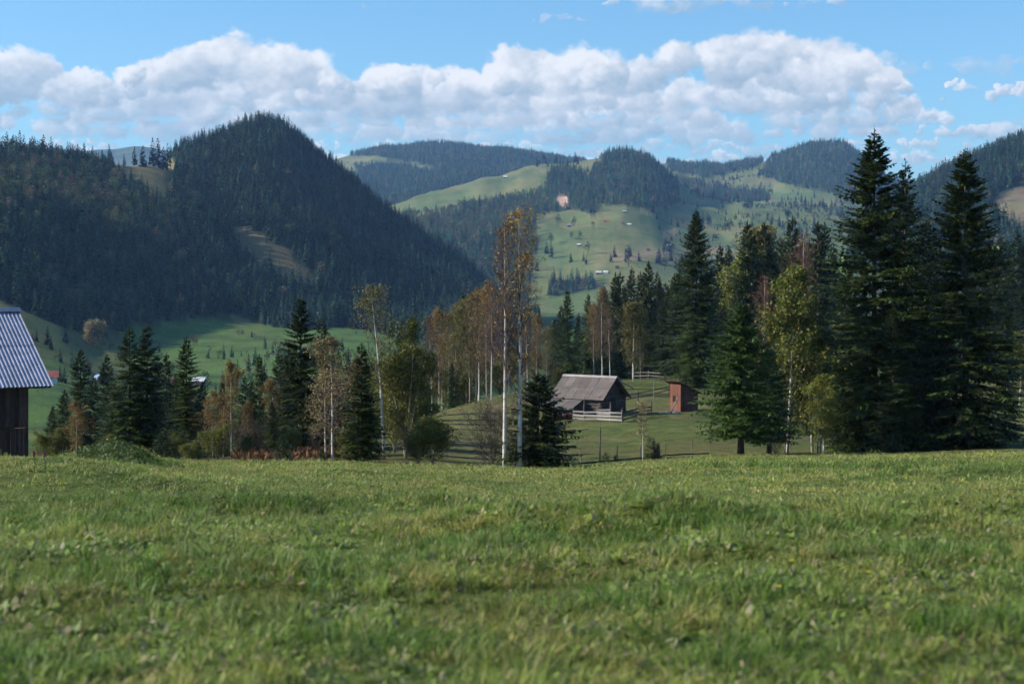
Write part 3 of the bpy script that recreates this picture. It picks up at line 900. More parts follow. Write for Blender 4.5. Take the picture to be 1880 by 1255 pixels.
def spruce_mesh(name, seed, h, R, whorl=0.42, per=6, stn=11, gap=0.0, forks=2, frond=0.42, droop=0.28, width=0.045, expo=0.8, skew=0.0, mat=None, ragged=0.3):
    rs = np.random.RandomState(seed)
    nw = int((h - gap) / whorl)
    zs = []; 
    for i in range(nw):
        zs += [gap + (h - gap) * (i + rs.rand() * 0.8) / nw] * 0 + list(gap + (h - gap) * (i + rs.rand(per) * 0.9) / nw)
    zs = np.array(zs)
    B = len(zs)
    t = (zs - gap) / (h - gap)
    ph = rs.rand(B) * 2 * math.pi
    L = R * np.minimum((1 - t) ** expo, 1.55 * (1 - t) + .01) * (1 - ragged + rs.rand(B) * ragged * 1.3) + 0.10
    L *= np.where(t < 0.06, 0.75, 1.0)
    big = rs.rand(B) < 0.12
    L = np.where(big, L * 1.18, L)
    L *= 1 + skew * np.cos(ph)
    out = np.stack([np.cos(ph), np.sin(ph), np.zeros(B)], 1)
    sd_ = np.stack([-np.sin(ph), np.cos(ph), np.zeros(B)], 1)
    rise = -0.10 + 0.75 * t ** 1.4 + rs.normal(size=B) * 0.07
    dr = droop * (1.25 - t)
    V = []; Fc = []; off = 0
    s = np.linspace(0.12, 1.0, stn)
    S = s[None, :] + rs.uniform(-.03, .03, (B, stn))
    zc = L[:, None] * (rise[:, None] * S - dr[:, None] * S ** 2 * 1.5 + dr[:, None] * 1.0 * S ** 3.2)
    pos = out[:, None, :] * (L[:, None] * S)[..., None]
    pos = pos + sd_[:, None, :] * (np.sin(S * 2.2 + ph[:, None] * 3) * 0.05 * L[:, None])[..., None]
    pos[..., 2] += zs[:, None] + zc
    # branch wood: thin strip
    dz = (rise[:, None] - dr[:, None] * 3.0 * S + dr[:, None] * 3.2 * S ** 2.2)
    tan = out[:, None, :] + np.zeros_like(pos)
    tan[..., 2] = dz
    tan /= np.linalg.norm(tan, axis=-1, keepdims=True)
    keep = (L[:, None] * S) > 0.15
    for sgn in (-1, 1, 0):
        n = B * stn
        b = pos.reshape(-1, 3)
        tn = tan.reshape(-1, 3)
        sv = np.repeat(sd_, stn, 0)
        SS = S.reshape(-1); LL = np.repeat(L, stn)
        fl = np.clip(frond * (0.35 + 0.9 * LL / max(R, 0.1)) * (1.15 - 0.75 * SS) * (0.6 + 0.8 * rs.rand(n)), 0.10, None)
        if sgn == 0:
            dv = tn * 0.45 + np.array([0, 0, -0.75]) + rs.normal(size=(n, 3)) * 0.22
            fl = fl * 0.75
            tip = SS > 0.9
            dv[tip] = tn[tip] + rs.normal(size=(int(tip.sum()), 3)) * 0.08
        else:
            dv = tn * 0.75 + sv * sgn * 0.95 + np.array([0, 0, -0.22]) + rs.normal(size=(n, 3)) * 0.18
        dv /= np.linalg.norm(dv, axis=1, keepdims=True)
        sw = np.cross(dv, rnd_dirs(n, rs) * 0.5 + np.array([0, 0, 1.0]))
        sw /= np.linalg.norm(sw, axis=1, keepdims=True) + 1e-9
        kp = keep.reshape(-1) & (rs.rand(n) > 0.08)
        w = width * (0.7 + 0.6 * rs.rand(n))
        v, f = kites(b[kp], dv[kp], sw[kp], fl[kp], w[kp])
        V.append(v); Fc.append(f + off); off += len(v)
        if forks:
            for fk in range(forks):
                at_ = b[kp] + dv[kp] * (fl[kp] * (0.25 + 0.3 * fk))[:, None]
                sgn2 = 1 if fk % 2 else -1
                d2 = dv[kp] * 0.8 + sw[kp] * sgn2 * 0.7 + np.array([0, 0, -0.15])
                d2 /= np.linalg.norm(d2, axis=1, keepdims=True)
                s2 = np.cross(d2, np.array([0.1, 0.2, 1.0])); s2 /= np.linalg.norm(s2, axis=1, keepdims=True)
                v, f = kites(at_, d2, s2, fl[kp] * 0.55, w[kp] * 0.8)
                V.append(v); Fc.append(f + off); off += len(v)
    # leader: an upright spike with short side sprays
    nl = 26
    zz_ = h * (0.93 + 0.085 * np.linspace(0, 1, nl))
    bb = np.stack([np.zeros(nl), np.zeros(nl), zz_], 1)
    aa = rs.rand(nl) * 6.283
    dd_ = np.stack([np.cos(aa), np.sin(aa), np.full(nl, .7)], 1); dd_ /= np.linalg.norm(dd_, axis=1, keepdims=True)
    ss_ = np.stack([-np.sin(aa), np.cos(aa), np.zeros(nl)], 1)
    v, f = kites(bb, dd_, ss_, np.linspace(.032, .010, nl) * h, np.full(nl, width * .7))
    V.append(v); Fc.append(f + off); off += len(v)
    for q_ in ([1, 0, 0], [0, 1, 0]):
        v, f = kites(np.array([[0, 0, h * .93]]), np.array([[0, 0, 1.0]]), np.array([q_], float), np.array([h * .10]), np.array([width * .8]))
        V.append(v); Fc.append(f + off); off += len(v)
    v = np.concatenate(V); f = np.concatenate(Fc)
    return mesh_np(name, v, f, mat or M['needle'])


def trunk_mesh(name, h, r, mat, lean=0.0, seed=0, n=8, top=0.98, wob=0.0):
    rs = random.Random(seed)
    pts = []; rad = []
    K = 8
    for i in range(K + 1):
        t = i / K
        pts.append((lean * t + wob * math.sin(t * 5 + seed), wob * math.cos(t * 4 + seed), h * top * t))
        rad.append(r * ((1 - t) ** 0.8 * 0.93 + 0.07) * (1.25 if i == 0 else 1))
    return MB().tube(pts, rad, n).mesh(name, mat, True)


def forest_spruce(name, seed, h=20.0, R=3.0, whorls=12, per=8, mat=None):
    """a small tree for the distant woods"""
    rs = np.random.RandomState(seed)
    V = []; Fc = []; off = 0
    base, dv, sw, ln, wd = [], [], [], [], []
    for i in range(whorls):
        t = (i + 0.2) / whorls
        for k in range(per):
            ph = rs.rand() * 6.283
            z = h * (0.06 + 0.92 * (t + rs.rand() * 0.06))
            L = R * (1 - t) ** 0.8 * (0.75 + 0.5 * rs.rand()) + 0.3
            o = np.array([math.cos(ph), math.sin(ph), 0])
            d = o + np.array([0, 0, -0.35 + 0.5 * t]); d /= np.linalg.norm(d)
            s = np.array([-o[1], o[0], 0.0])
            base.append([0, 0, z]); dv.append(d); sw.append(s); ln.append(L * 1.05); wd.append(L * 0.34 + 0.12)
            base.append(np.array([0, 0, z]) + d * L * 0.55); dv.append(np.array([o[0] * .5, o[1] * .5, -0.8])); sw.append(s); ln.append(L * 0.5 + .3); wd.append(L * 0.22 + .08)
    base.append([0, 0, h * 0.9]); dv.append([0, 0, 1]); sw.append([1, 0, 0]); ln.append(h * 0.11); wd.append(0.22)
    base.append([0, 0, h * 0.9]); dv.append([0, 0, 1]); sw.append([0, 1, 0]); ln.append(h * 0.11); wd.append(0.22)
    v, f = kites(np.array(base, float), np.array(dv, float), np.array(sw, float), np.array(ln), np.array(wd))
    # a trunk as a thin three sided spike
    tv = np.array([[.25, 0, 0], [-.12, .22, 0], [-.12, -.22, 0], [0, 0, h * .9]])
    tf = np.array([[0, 1, 3], [1, 2, 3], [2, 0, 3]]) + len(v)
    return mesh_np(name, np.concatenate([v, tv]), np.concatenate([f, tf]), mat or M['needle_far'])


def forest_leafy(name, seed, h=14.0, R=4.0, n=150, mat=None, size=0.75):
    rs = np.random.RandomState(seed)
    c = []
    for i in range(7):
        c.append([rs.uniform(-.45, .45) * R, rs.uniform(-.45, .45) * R, h * rs.uniform(.4, .8), R * rs.uniform(.4, .65)])
    c = np.array(c)
    k = rs.randint(0, len(c), n)
    d = rnd_dirs(n, rs)
    p = c[k, :3] + d * (c[k, 3] * (0.75 + 0.35 * rs.rand(n)))[:, None] * np.array([1, 1, 1.25])
    dv = rnd_dirs(n, rs) * 0.7 + d * 0.3
    dv /= np.linalg.norm(dv, axis=1, keepdims=True)
    sw = np.cross(dv, rnd_dirs(n, rs)); sw /= np.linalg.norm(sw, axis=1, keepdims=True)
    v, f = kites(p, dv, sw, size * (0.8 + rs.rand(n) * 0.8), size * (0.4 + rs.rand(n) * 0.3))
    tv = np.array([[.2, 0, 0], [-.1, .18, 0], [-.1, -.18, 0], [0, 0, h * .75]])
    tf = np.array([[0, 1, 3], [1, 2, 3], [2, 0, 3]]) + len(v)
    return mesh_np(name, np.concatenate([v, tv]), np.concatenate([f, tf]), mat or M['leaf_far'])


def broadleaf(seed, h, spread, leaves, leaf_size, lmat, tmat=None, bmat=None, first=0.25, angle=0.75, trunk_r=None, lean=0.0, stems=1,
              limbs=26, leaf_low=0.0, shape='oval', twigs=5, droop=0.0, leaf_top_bias=0.0, wob=0.06):
    """returns (trunk mesh, branch mesh, crown mesh) of a birch-like tree or a shrub"""
    rs = np.random.RandomState(seed)
    r0 = trunk_r or h * 0.0085 + 0.03
    T = MB(); Bm = MB()
    ends = []; wts = []
    for st in range(stems):
        a0 = rs.rand() * 6.283
        sl = 0 if stems == 1 else spread * rs.uniform(.2, .6)
        hh = h * (1 if st == 0 else rs.uniform(.65, .95))
        K = 12
        pts = []
        w1, w2 = rs.uniform(-1, 1, 2)
        for i in range(K + 1):
            t = i / K
            pts.append(np.array([lean * t ** 1.3 + math.cos(a0) * sl * t + wob * w1 * math.sin(t * 6 + a0) * h * .1,
                                 math.sin(a0) * sl * t + wob * w2 * math.cos(t * 5 + a0) * h * .1, hh * t]))
        rad = [r0 * ((1 - i / K) ** 0.9 * 0.95 + 0.05) for i in range(K + 1)]
        T.tube(pts, rad, 6)
        P_ = np.array(pts)
        for b in range(limbs // stems):
            t = first + (1 - first) * ((b + rs.rand()) / (limbs // stems)) * 0.97
            q = t * K; i = min(int(q), K - 1)
            p = P_[i] + (P_[i + 1] - P_[i]) * (q - i)
            u = (t - first) / (1 - first)
            prof = {'oval': math.sin(math.pi * min(1, 0.18 + u * 0.82)) ** 0.7, 'cone': (1 - u) ** 0.7 + 0.08, 'vase': 0.35 + u * 0.8, 'top': 0.25 + 0.9 * math.sin(math.pi * u) ** .8}[shape]
            Ln = spread * prof * rs.uniform(.65, 1.2)
            ph = rs.rand() * 6.283
            an = angle * rs.uniform(.75, 1.2)
            d = np.array([math.cos(ph) * math.sin(an), math.sin(ph) * math.sin(an), math.cos(an)])
            lp = [p]
            cur = p; dd = d.copy()
            for k in range(4):
                dd = dd + rs.normal(size=3) * 0.10 + np.array([0, 0, 0.05 - droop * k * 0.16])
                dd /= np.linalg.norm(dd)
                cur = cur + dd * Ln / 4
                lp.append(cur)
            r1 = min(rad[i] * 0.55, 0.012 + 0.014 * Ln)
            Bm.tube(lp, [r1, r1 * .75, r1 * .5, r1 * .35, 0.005], 3)
            for k in range(twigs):
                s = rs.uniform(.3, 1.0) * 4
                j = min(int(s), 3)
                tp = lp[j] + (lp[j + 1] - lp[j]) * (s - j)
                td = dd * 0.6 + rs.normal(size=3) * 0.55 + np.array([0, 0, 0.15 - droop])
                td /= np.linalg.norm(td)
                tl = Ln * rs.uniform(.2, .42) + 0.15
                m1 = tp + td * tl * .5 + rs.normal(size=3) * tl * .05
                e = tp + td * tl + np.array([0, 0, -droop * tl * .4])
                Bm.tube([tp, m1, e], [0.009, 0.006, 0.003], 3)
                ends.append((tp, m1, e)); wts.append(max(0.02, (e[2] / h - leaf_low)) ** (1 + leaf_top_bias))
                for k2 in range(2):
                    q0 = tp + (e - tp) * rs.uniform(.3, .9)
                    e2 = q0 + (td * .5 + rs.normal(size=3) * .6 + np.array([0, 0, -droop * .5])) * tl * .45
                    Bm.tube([q0, e2], [0.0055, 0.0025], 3)
                    ends.append((q0, (q0 + e2) / 2, e2)); wts.append(max(0.0, (e2[2] / h - leaf_low)) ** (1 + leaf_top_bias))
    tm = T.mesh('trunk', tmat or M['birch'], True)
    bm_ = Bm.mesh('branches', bmat or M['twig'])
    cm = None
    if leaves:
        E = np.array(ends); w = np.array(wts) * rs.uniform(.2, 1.0, len(wts)) ** 1.5; w /= w.sum()
        k = rs.choice(len(E), leaves, p=w)
        s = rs.rand(leaves)[:, None]
        p = np.where(s < .5, E[k, 0] + (E[k, 1] - E[k, 0]) * s * 2, E[k, 1] + (E[k, 2] - E[k, 1]) * (s - .5) * 2) + rs.normal(size=(leaves, 3)) * leaf_size * 1.0
        dv = rnd_dirs(leaves, rs) + np.array([0, 0, -0.4]); dv /= np.linalg.norm(dv, axis=1, keepdims=True)
        sw = np.cross(dv, rnd_dirs(leaves, rs)); sw /= np.linalg.norm(sw, axis=1, keepdims=True)
        sz = leaf_size * (0.7 + 0.6 * rs.rand(leaves))
        v, f = kites(p, dv, sw, sz, sz * 0.38)
        cm = mesh_np('crown', v, f, lmat)
    return tm, bm_, cm


# ------------------------------------------------------------------ scatter (for what nobody could count)
def lib_collection(name, meshes):
    c = bpy.data.collections.new(name)
    for i, me in enumerate(meshes):
        o = bpy.data.objects.new('%s_%02d' % (name, i), me)
        c.objects.link(o)
    return c


def scatter(name, pts, rot, scl, idx, tint, coll, label):
    me = bpy.data.meshes.new(name)
    n = len(pts)
    me.vertices.add(n); me.vertices.foreach_set('co', np.ascontiguousarray(pts, np.float32).ravel())
    a = me.attributes.new('rot', 'FLOAT_VECTOR', 'POINT'); a.data.foreach_set('vector', np.ascontiguousarray(rot, np.float32).ravel())
    a = me.attributes.new('scl', 'FLOAT_VECTOR', 'POINT'); a.data.foreach_set('vector', np.ascontiguousarray(scl, np.float32).ravel())
    a = me.attributes.new('pick', 'INT', 'POINT'); a.data.foreach_set('value', np.ascontiguousarray(idx, np.int32))
    a = me.attributes.new('tint', 'FLOAT_COLOR', 'POINT')
    t4 = np.ones((n, 4), np.float32); t4[:, :3] = tint
    a.data.foreach_set('color', t4.ravel())
    me.update()
    o = link(name, me)
    tag(o, label, None, None, 'stuff')
    ng = bpy.data.node_groups.new(name + '_spread', 'GeometryNodeTree')
    ng.interface.new_socket('Geometry', in_out='INPUT', socket_type='NodeSocketGeometry')
    ng.interface.new_socket('Geometry', in_out='OUTPUT', socket_type='NodeSocketGeometry')
    gi = ng.nodes.new('NodeGroupInput'); go = ng.nodes.new('NodeGroupOutput')
    ip = ng.nodes.new('GeometryNodeInstanceOnPoints')
    ci = ng.nodes.new('GeometryNodeCollectionInfo')
    ci.inputs['Collection'].default_value = coll
    ci.inputs['Separate Children'].default_value = True
    ci.inputs['Reset Children'].default_value = True
    ip.inputs['Pick Instance'].default_value = True

    def attr(nm, t):
        q = ng.nodes.new('GeometryNodeInputNamedAttribute'); q.data_type = t
        q.inputs[0].default_value = nm
        return q.outputs[0]
    L = ng.links.new
    L(gi.outputs[0], ip.inputs['Points']); L(ci.outputs[0], ip.inputs['Instance'])
    L(attr('pick', 'INT'), ip.inputs['Instance Index'])
    L(attr('rot', 'FLOAT_VECTOR'), ip.inputs['Rotation']); L(attr('scl', 'FLOAT_VECTOR'), ip.inputs['Scale'])
    L(ip.outputs[0], go.inputs[0])
    md = o.modifiers.new('spread', 'NODES'); md.node_group = ng
    return o


# ------------------------------------------------------------------ far woods
FS = [forest_spruce('forest_spruce', 100 + i, 20, 3.1 + 0.5 * i) for i in range(4)]
FL = [forest_leafy('forest_leafy', 200 + i, 13, 3.6, 170) for i in range(3)]
FCOL = lib_collection('wood_kinds', FS + FL)


def wood(name, label, mask_key, xr, yr, spacing, hmin, hmax, leafy_fn, seed, cond=None, tint_fn=None, bright=1.0):
    rs = np.random.RandomState(seed)
    xs = np.arange(xr[0], xr[1], spacing); ys = np.arange(yr[0], yr[1], spacing)
    X, Y = np.meshgrid(xs, ys)
    X = (X + rs.uniform(-.48, .48, X.shape) * spacing).ravel(); Y = (Y + rs.uniform(-.48, .48, Y.shape) * spacing).ravel()
    z, px, py, d, f = classify(X, Y)
    keep = f[mask_key] & (px > -220) & (px < 2100)
    if cond is not None: keep &= cond(px, py, d, X, Y)
    X, Y, z, px, py, d = X[keep], Y[keep], z[keep], px[keep], py[keep], d[keep]
    n = len(X)
    lf = leafy_fn(px, py, X, Y)
    isl = rs.rand(n) < lf
    idx = np.where(isl, 4 + rs.randint(0, 3, n), rs.randint(0, 4, n))
    h = (hmin + (hmax - hmin) * rs.rand(n) ** 1.6) * (1 + 0.25 * fbm(X / 70, Y / 70, seed + 5, 3))
    sc = np.stack([h / 20 * rs.uniform(.85, 1.3, n), h / 20 * rs.uniform(.85, 1.3, n), h / 20], 1)
    sc = np.where(isl[:, None], sc * 1.15, sc)
    rot = np.stack([rs.normal(size=n) * .02, rs.normal(size=n) * .02, rs.rand(n) * 6.28], 1)
    br = 1 + 0.30 * fbm(X / 55, Y / 55, seed + 9, 3)
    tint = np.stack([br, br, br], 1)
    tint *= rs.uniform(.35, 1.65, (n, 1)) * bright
    leafc = np.array([[.11, .095, .05], [.15, .115, .06], [.075, .090, .034], [.12, .09, .055], [.07, .10, .035], [.065, .10, .032], [.085, .115, .04]])
    lc = leafc[rs.randint(0, len(leafc), n)]
    tint = np.where(isl[:, None], lc * rs.uniform(.7, 1.6, (n, 1)), tint)
    if tint_fn is not None: tint = tint_fn(px, py, tint, isl)
    scatter(name, np.stack([X, Y, z - 0.3], 1), rot, sc, idx, tint, FCOL, label)
    print(name, n)


def left_leafy(px, py, X, Y):
    brown = np.exp(-(((px - 90) / 190) ** 2 + ((py - 370) / 62) ** 2)) * 1.3 + 0.8 * np.exp(-(((px - 190) / 90) ** 2 + ((py - 420) / 40) ** 2))
    low = 0.22 * np.clip((py - 430) / 60, 0, 1) * np.clip((520 - px) / 100, 0, 1)
    low = low * .55
    return np.clip(brown * (0.6 + fbm(X / 60, Y / 60, 4, 3)) + low + 0.03, 0, 0.95)


wood('mountain_forest', 'dark spruce forest covering the near mountain and the ridge beside it', 'left', (-520, 130), (640, 1560), 4.9, 7.5, 15.5, left_leafy, 1, bright=1.35)
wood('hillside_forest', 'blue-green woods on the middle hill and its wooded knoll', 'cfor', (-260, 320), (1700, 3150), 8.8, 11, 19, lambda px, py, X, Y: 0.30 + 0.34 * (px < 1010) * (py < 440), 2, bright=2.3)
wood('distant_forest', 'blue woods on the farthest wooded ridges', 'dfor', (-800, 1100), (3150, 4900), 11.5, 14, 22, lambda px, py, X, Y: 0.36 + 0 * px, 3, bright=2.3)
wood('right_hill_forest', 'wooded hill rising at the right edge of the valley', 'efor', (300, 850), (1000, 2250), 7.5, 13, 21, lambda px, py, X, Y: 0.15 + 0 * px, 4, bright=1.5)

wood('hillside_groves', 'small groves and hedge lines scattered across the far green hillsides', 'farmead', (100, 900), (1900, 4000), 11.0, 4, 14, lambda px, py, X, Y: 0.5 + 0 * px, 5,
     cond=lambda px, py, d, X, Y: (fbm(X / 110, Y / 70, 301, 4, .6) > .24 - .08 * np.clip((px - 1180) / 200, 0, 1) + .03 * (py > 392)) & (px > 985))
wood('valley_groves', 'bushes and small trees along the banks of the valley meadows', 'valley', (-220, 60), (380, 900), 5.0, 3, 8, lambda px, py, X, Y: 0.6 + 0 * px, 6,
     cond=lambda px, py, d, X, Y: (np.abs(fbm(X / 90, Y / 50, 311, 3, .5)) < .022) | (fbm(X / 60, Y / 60, 313, 3) > .62))

# ------------------------------------------------------------------ single spruces
HERO = [spruce_mesh('crown', 1, 19, 4.1, 0.34, 10, 16, 0.3, 2, 0.62, 0.30, 0.058, 0.66, ragged=.42),
        spruce_mesh('crown', 2, 18, 3.9, 0.34, 10, 16, 0.3, 2, 0.58, 0.26, 0.058, 0.68, ragged=.40),
        spruce_mesh('crown', 3, 17, 2.9, 0.34, 8, 11, 0.5, 2, 0.55, 0.30, 0.058, 0.72, ragged=.38)]
BROAD = spruce_mesh('crown', 5, 8.5, 2.8, 0.22, 12, 13, 1.25, 2, 0.48, 0.12, 0.050, 0.55, ragged=.35, mat=M['needle_green'])
MID = [spruce_mesh('crown', 10 + i, 12, 2.2 + .15 * i, 0.28, 8, 9, 0.2, 1, 0.55, 0.22, 0.075, 0.74) for i in range(3)]
LOWB = spruce_mesh('crown', 6, 5, 2.2, 0.20, 10, 12, 0.2, 2, 0.42, 0.16, 0.050, 0.5, ragged=.4)
SAP = spruce_mesh('crown', 20, 2.2, 0.9, 0.14, 8, 7, 0.05, 1, 0.28, 0.1, 0.03, 0.8)
TR = trunk_mesh('trunk', 1.0, 0.012, M['spruce_bark'])
HEROH = [19, 18, 17]


def spruce(px, d, top, label, crown, ch, wide=1.0, group='spruces at the edge of the meadow', name='spruce_tree', base=None, tr_r=1.0, cat='tree'):
    p = at(px, d)
    h = zpy(top, d) - p.z
    o = thing(name, label, cat, (p.x, p.y, p.z - 0.05), rnd.random() * 6.28, group)
    k = h / ch
    link('crown', crown, o, scale=(k * wide, k * wide, k))
    link('trunk', TR, o, scale=(h * 1.1 * tr_r, h * 1.1 * tr_r, h * 0.98))
    return o


ORD = ['first', 'second', 'third', 'fourth', 'fifth', 'sixth', 'seventh', 'eighth', 'ninth', 'tenth', 'eleventh', 'twelfth', 'thirteenth', 'fourteenth', 'fifteenth', 'sixteenth', 'seventeenth', 'eighteenth', 'nineteenth', 'twentieth']
ORD += ['twenty-' + q for q in ORD[:9]] + ['thirtieth'] + ['thirty-' + q for q in ORD[:9]] + ['fortieth'] + ['forty-' + q for q in ORD[:9]]


SPR = [
    # px, d, top, wide, crown, label
    (1605, 103, 246, 1.38, 'H0', 'tallest dark spruce with a thin bare leader, second from the right'),
    (1662, 108, 300, 1.15, 'H2', 'slim tall spruce close behind the tallest one on its right side'),
    (1772, 101, 282, 1.38, 'H1', 'tall broad spruce farthest right at the meadow edge'),
    (1556, 112, 470, 1.2, 'H2', 'dark spruce tucked behind the left side of the tallest spruce'),
    (1700, 114, 400, 1.3, 'H2', 'dark spruce filling the gap between the two tallest spruces'),
    (1640, 99, 560, 1.25, 'H2', 'low dark spruce in front of the tallest spruces, branches to the ground'),
    (1845, 118, 560, 1.1, 'H2', 'ragged dark spruce at the right edge with light showing through'),
    (1278, 182, 388, 1.12, 'H0', 'large spruce standing alone behind the red shed'),
    (1360, 92, 556, 1.08, 'BR', 'broad bright green spruce with a short bare trunk right of the shed'),
    (1412, 96, 640, 1.0, 'BR', 'low broad spruce pressed against the right of the broad green one'),
    (552, 104, 545, 1.7, 'H2', 'tall dark spruce left of centre with sweeping lower branches'),
    (590, 109, 585, 1.6, 'H2', 'dark spruce just right of the tall one left of centre'),
    (664, 88, 630, 1.35, 'M0', 'dark pointed spruce between the leaning birches left of centre'),
    (238, 97, 600, 1.65, 'H2', 'left one of the twin-topped dark spruces near the barn'),
    (270, 98, 596, 1.65, 'H2', 'right one of the twin-topped dark spruces near the barn'),
    (342, 106, 618, 1.5, 'H2', 'narrow dark spruce right of the twin-topped pair'),
    (306, 112, 650, 1.0, 'M1', 'shorter dark spruce between the twin pair and the narrow one'),
    (148, 112, 640, 1.45, 'H2', 'single dark spruce between the barn and the twin-topped pair'),
    (172, 125, 690, 1.0, 'M2', 'small spruce behind the single one near the barn'),
    (97, 150, 745, 1.2, 'M1', 'dark spruce just right of the barn wall'),
    (115, 190, 762, 1.2, 'M2', 'blue-green spruce in the valley beside the barn'),
    (476, 128, 650, .95, 'M0', 'slender spruce between the orange birch and the tall dark spruce'),
    (462, 118, 700, 1.0, 'M1', 'dark little spruce beside the slender one'),
    (500, 100, 735, 1.1, 'M2', 'low dark spruce at the left foot of the tall dark spruce'),
    (988, 85, 686, 1.15, 'LB', 'wide low dark spruce behind the two white birches'),
    (1030, 250, 562, 1.0, 'M1', 'dark spruce behind the log hut, left of three'),
    (1042, 240, 532, 1.1, 'H2', 'tallest dark spruce behind the log hut'),
    (1080, 245, 540, .9, 'M2', 'narrow spruce behind the log hut, right of three'),
    (1062, 255, 575, 1.0, 'M0', 'low spruce behind the log hut roof'),
    (1020, 262, 585, 1.2, 'M1', 'spruce half hidden by the white birches behind the hut'),
    (830, 172, 665, 1.0, 'M2', 'small green spruce under the orange birches'),
    (850, 215, 540, 1.0, 'M2', 'spruce tip rising out of the orange birch grove'),
]
WOODW = [  # the dark spruce wood behind hut, shed and big spruces: px, d, top
    (1108, 262, 548), (1130, 255, 502), (1146, 262, 530), (1160, 250, 492), (1176, 256, 500), (1191, 248, 482), (1207, 254, 500), (1222, 262, 520), (1238, 245, 505), (1252, 250, 470),
    (1140, 240, 560), (1180, 236, 545), (1215, 234, 548), (1300, 235, 480), (1322, 262, 452), (1338, 268, 455), (1352, 232, 520), (1372, 250, 410), (1386, 255, 455), (1404, 258, 412), (1420, 262, 470),
    (1437, 270, 440), (1455, 248, 402), (1470, 258, 450), (1486, 268, 440), (1502, 252, 410), (1514, 258, 412), (1530, 262, 450), (1398, 225, 520), (1440, 222, 500), (1480, 225, 520), (1330, 225, 560), (1260, 222, 560),
    (1700, 290, 470), (1725, 300, 455), (1818, 290, 442), (1836, 285, 436), (1852, 300, 450), (1868, 280, 425), (1884, 285, 440), (1905, 290, 430), (1800, 270, 470), (1845, 262, 500), (1872, 255, 520), (1780, 262, 500), (1895, 258, 505),
]
WOODW.sort(); _nl = sum(1 for q in WOODW if q[0] < 1600)
CR = {'H0': (HERO[0], 19), 'H1': (HERO[1], 18), 'H2': (HERO[2], 17), 'BR': (BROAD, 8.5), 'LB': (LOWB, 5), 'M0': (MID[0], 12), 'M1': (MID[1], 12), 'M2': (MID[2], 12)}
for px, d, top, wd, k, lab in SPR:
    c, ch = CR[k]
    spruce(px, d, top, lab, c, ch, wd, tr_r=1.6 if k == 'BR' else 1.0)
for i, (px, d, top) in enumerate(WOODW):
    k = ('H2', 'M0', 'M1', 'M2')[i % 4]
    c, ch = CR[k]
    lab = ORD[i] + ' from the left of the dark spruces rising behind the log hut and shed' if px < 1600 else ORD[i - _nl] + ' from the left of the shaded spruces beyond the tallest trees'
    spruce(px, d, top, lab, c, ch, 1.15 if k == 'H2' else 1.0, group='spruces of the dark wood behind the hut' if px < 1600 else 'spruces beyond the tallest trees')
LEFTW = [(118, 715, 135), (196, 650, 128), (212, 700, 118), (288, 650, 135), (322, 690, 130), (372, 700, 135), (408, 700, 150), (450, 690, 170), (512, 650, 130), (530, 640, 125), (612, 650, 140), (646, 690, 120), (682, 660, 130), (716, 650, 135), (735, 625, 150), (770, 660, 140), (200, 745, 115), (255, 740, 105), (325, 750, 110), (98, 775, 110)]
for i, (px, top, d) in enumerate(sorted(LEFTW)):
    c, ch = CR[('M0', 'M1', 'H2', 'M2')[i % 4]]
    spruce(px, d, top, ORD[i] + ' from the left of the smaller dark spruces below the meadow edge', c, ch, 1.25, group='spruce belt below the meadow edge')
# extra rows filling the wood, still single trees
for i in range(34):
    px = rnd.uniform(1100, 1560); d = rnd.uniform(270, 330)
    c, ch = CR[('M0', 'M1', 'M2')[i % 3]]
    spruce(px, d, rnd.uniform(500, 560) if px < 1300 else rnd.uniform(450, 540), 'dark spruce in the dense wood behind the log hut and shed', c, ch, 1.2, group='spruces of the dark wood behind the hut')
for px, d, top, lab in ((1195, 91, 800, 'small scraggy spruce beside the stump on the meadow edge'), (1112, 91, 828, 'tiny spruce seedling beside the post fence'), (1131, 92, 832, 'smallest spruce seedling by the post fence, left of the sapling'),
                        (518, 86, 800, 'young low spruce in front of the red ferns'), (592, 87, 822, 'tiny young spruce left of the leaning birch'), (300, 90, 786, 'rounded young green spruce below the twin-topped pair')):
    spruce(px, d, top, lab, SAP, 2.2, 1.3, 'young spruces along the meadow edge', 'young_spruce')

# sparse trees on the saddle and the far meadows
far_sp = []
for px, top, d in ((36, 238, 1140), (12, 240, 1135), (24, 246, 1138), (44, 246, 1140), (62, 262, 1140), (77, 262, 1142), (104, 262, 1150), (112, 266, 1150), (128, 260, 1152), (150, 272, 1165), (176, 277, 1170), (203, 280, 1180), (228, 284, 1185), (247, 268, 1200), (262, 266, 1200),
                   (280, 252, 1215), (290, 252, 1215), (300, 268, 1215), (308, 262, 1240), (155, 290, 1150), (210, 300, 1150), (218, 298, 1150), (322, 255, 1430), (340, 250, 1440), (358, 245, 1450), (371, 239, 1455)):
    p = at(px, d)
    h = max(9, zpy(top, d) - p.z)
    far_sp.append((p, h, 'spruce standing out on the skyline of the near ridge', 'spruces on the skyline of the near ridge'))
tries = 0
nfar = 0
rs_ = np.random.RandomState(77)
PX = rs_.uniform(985, 1640, 5000); DD = rs_.uniform(1850, 4000, 5000)
XX = (PX - 940) / F * DD
zz, pp, yy, dd, ff = classify(XX, DD)
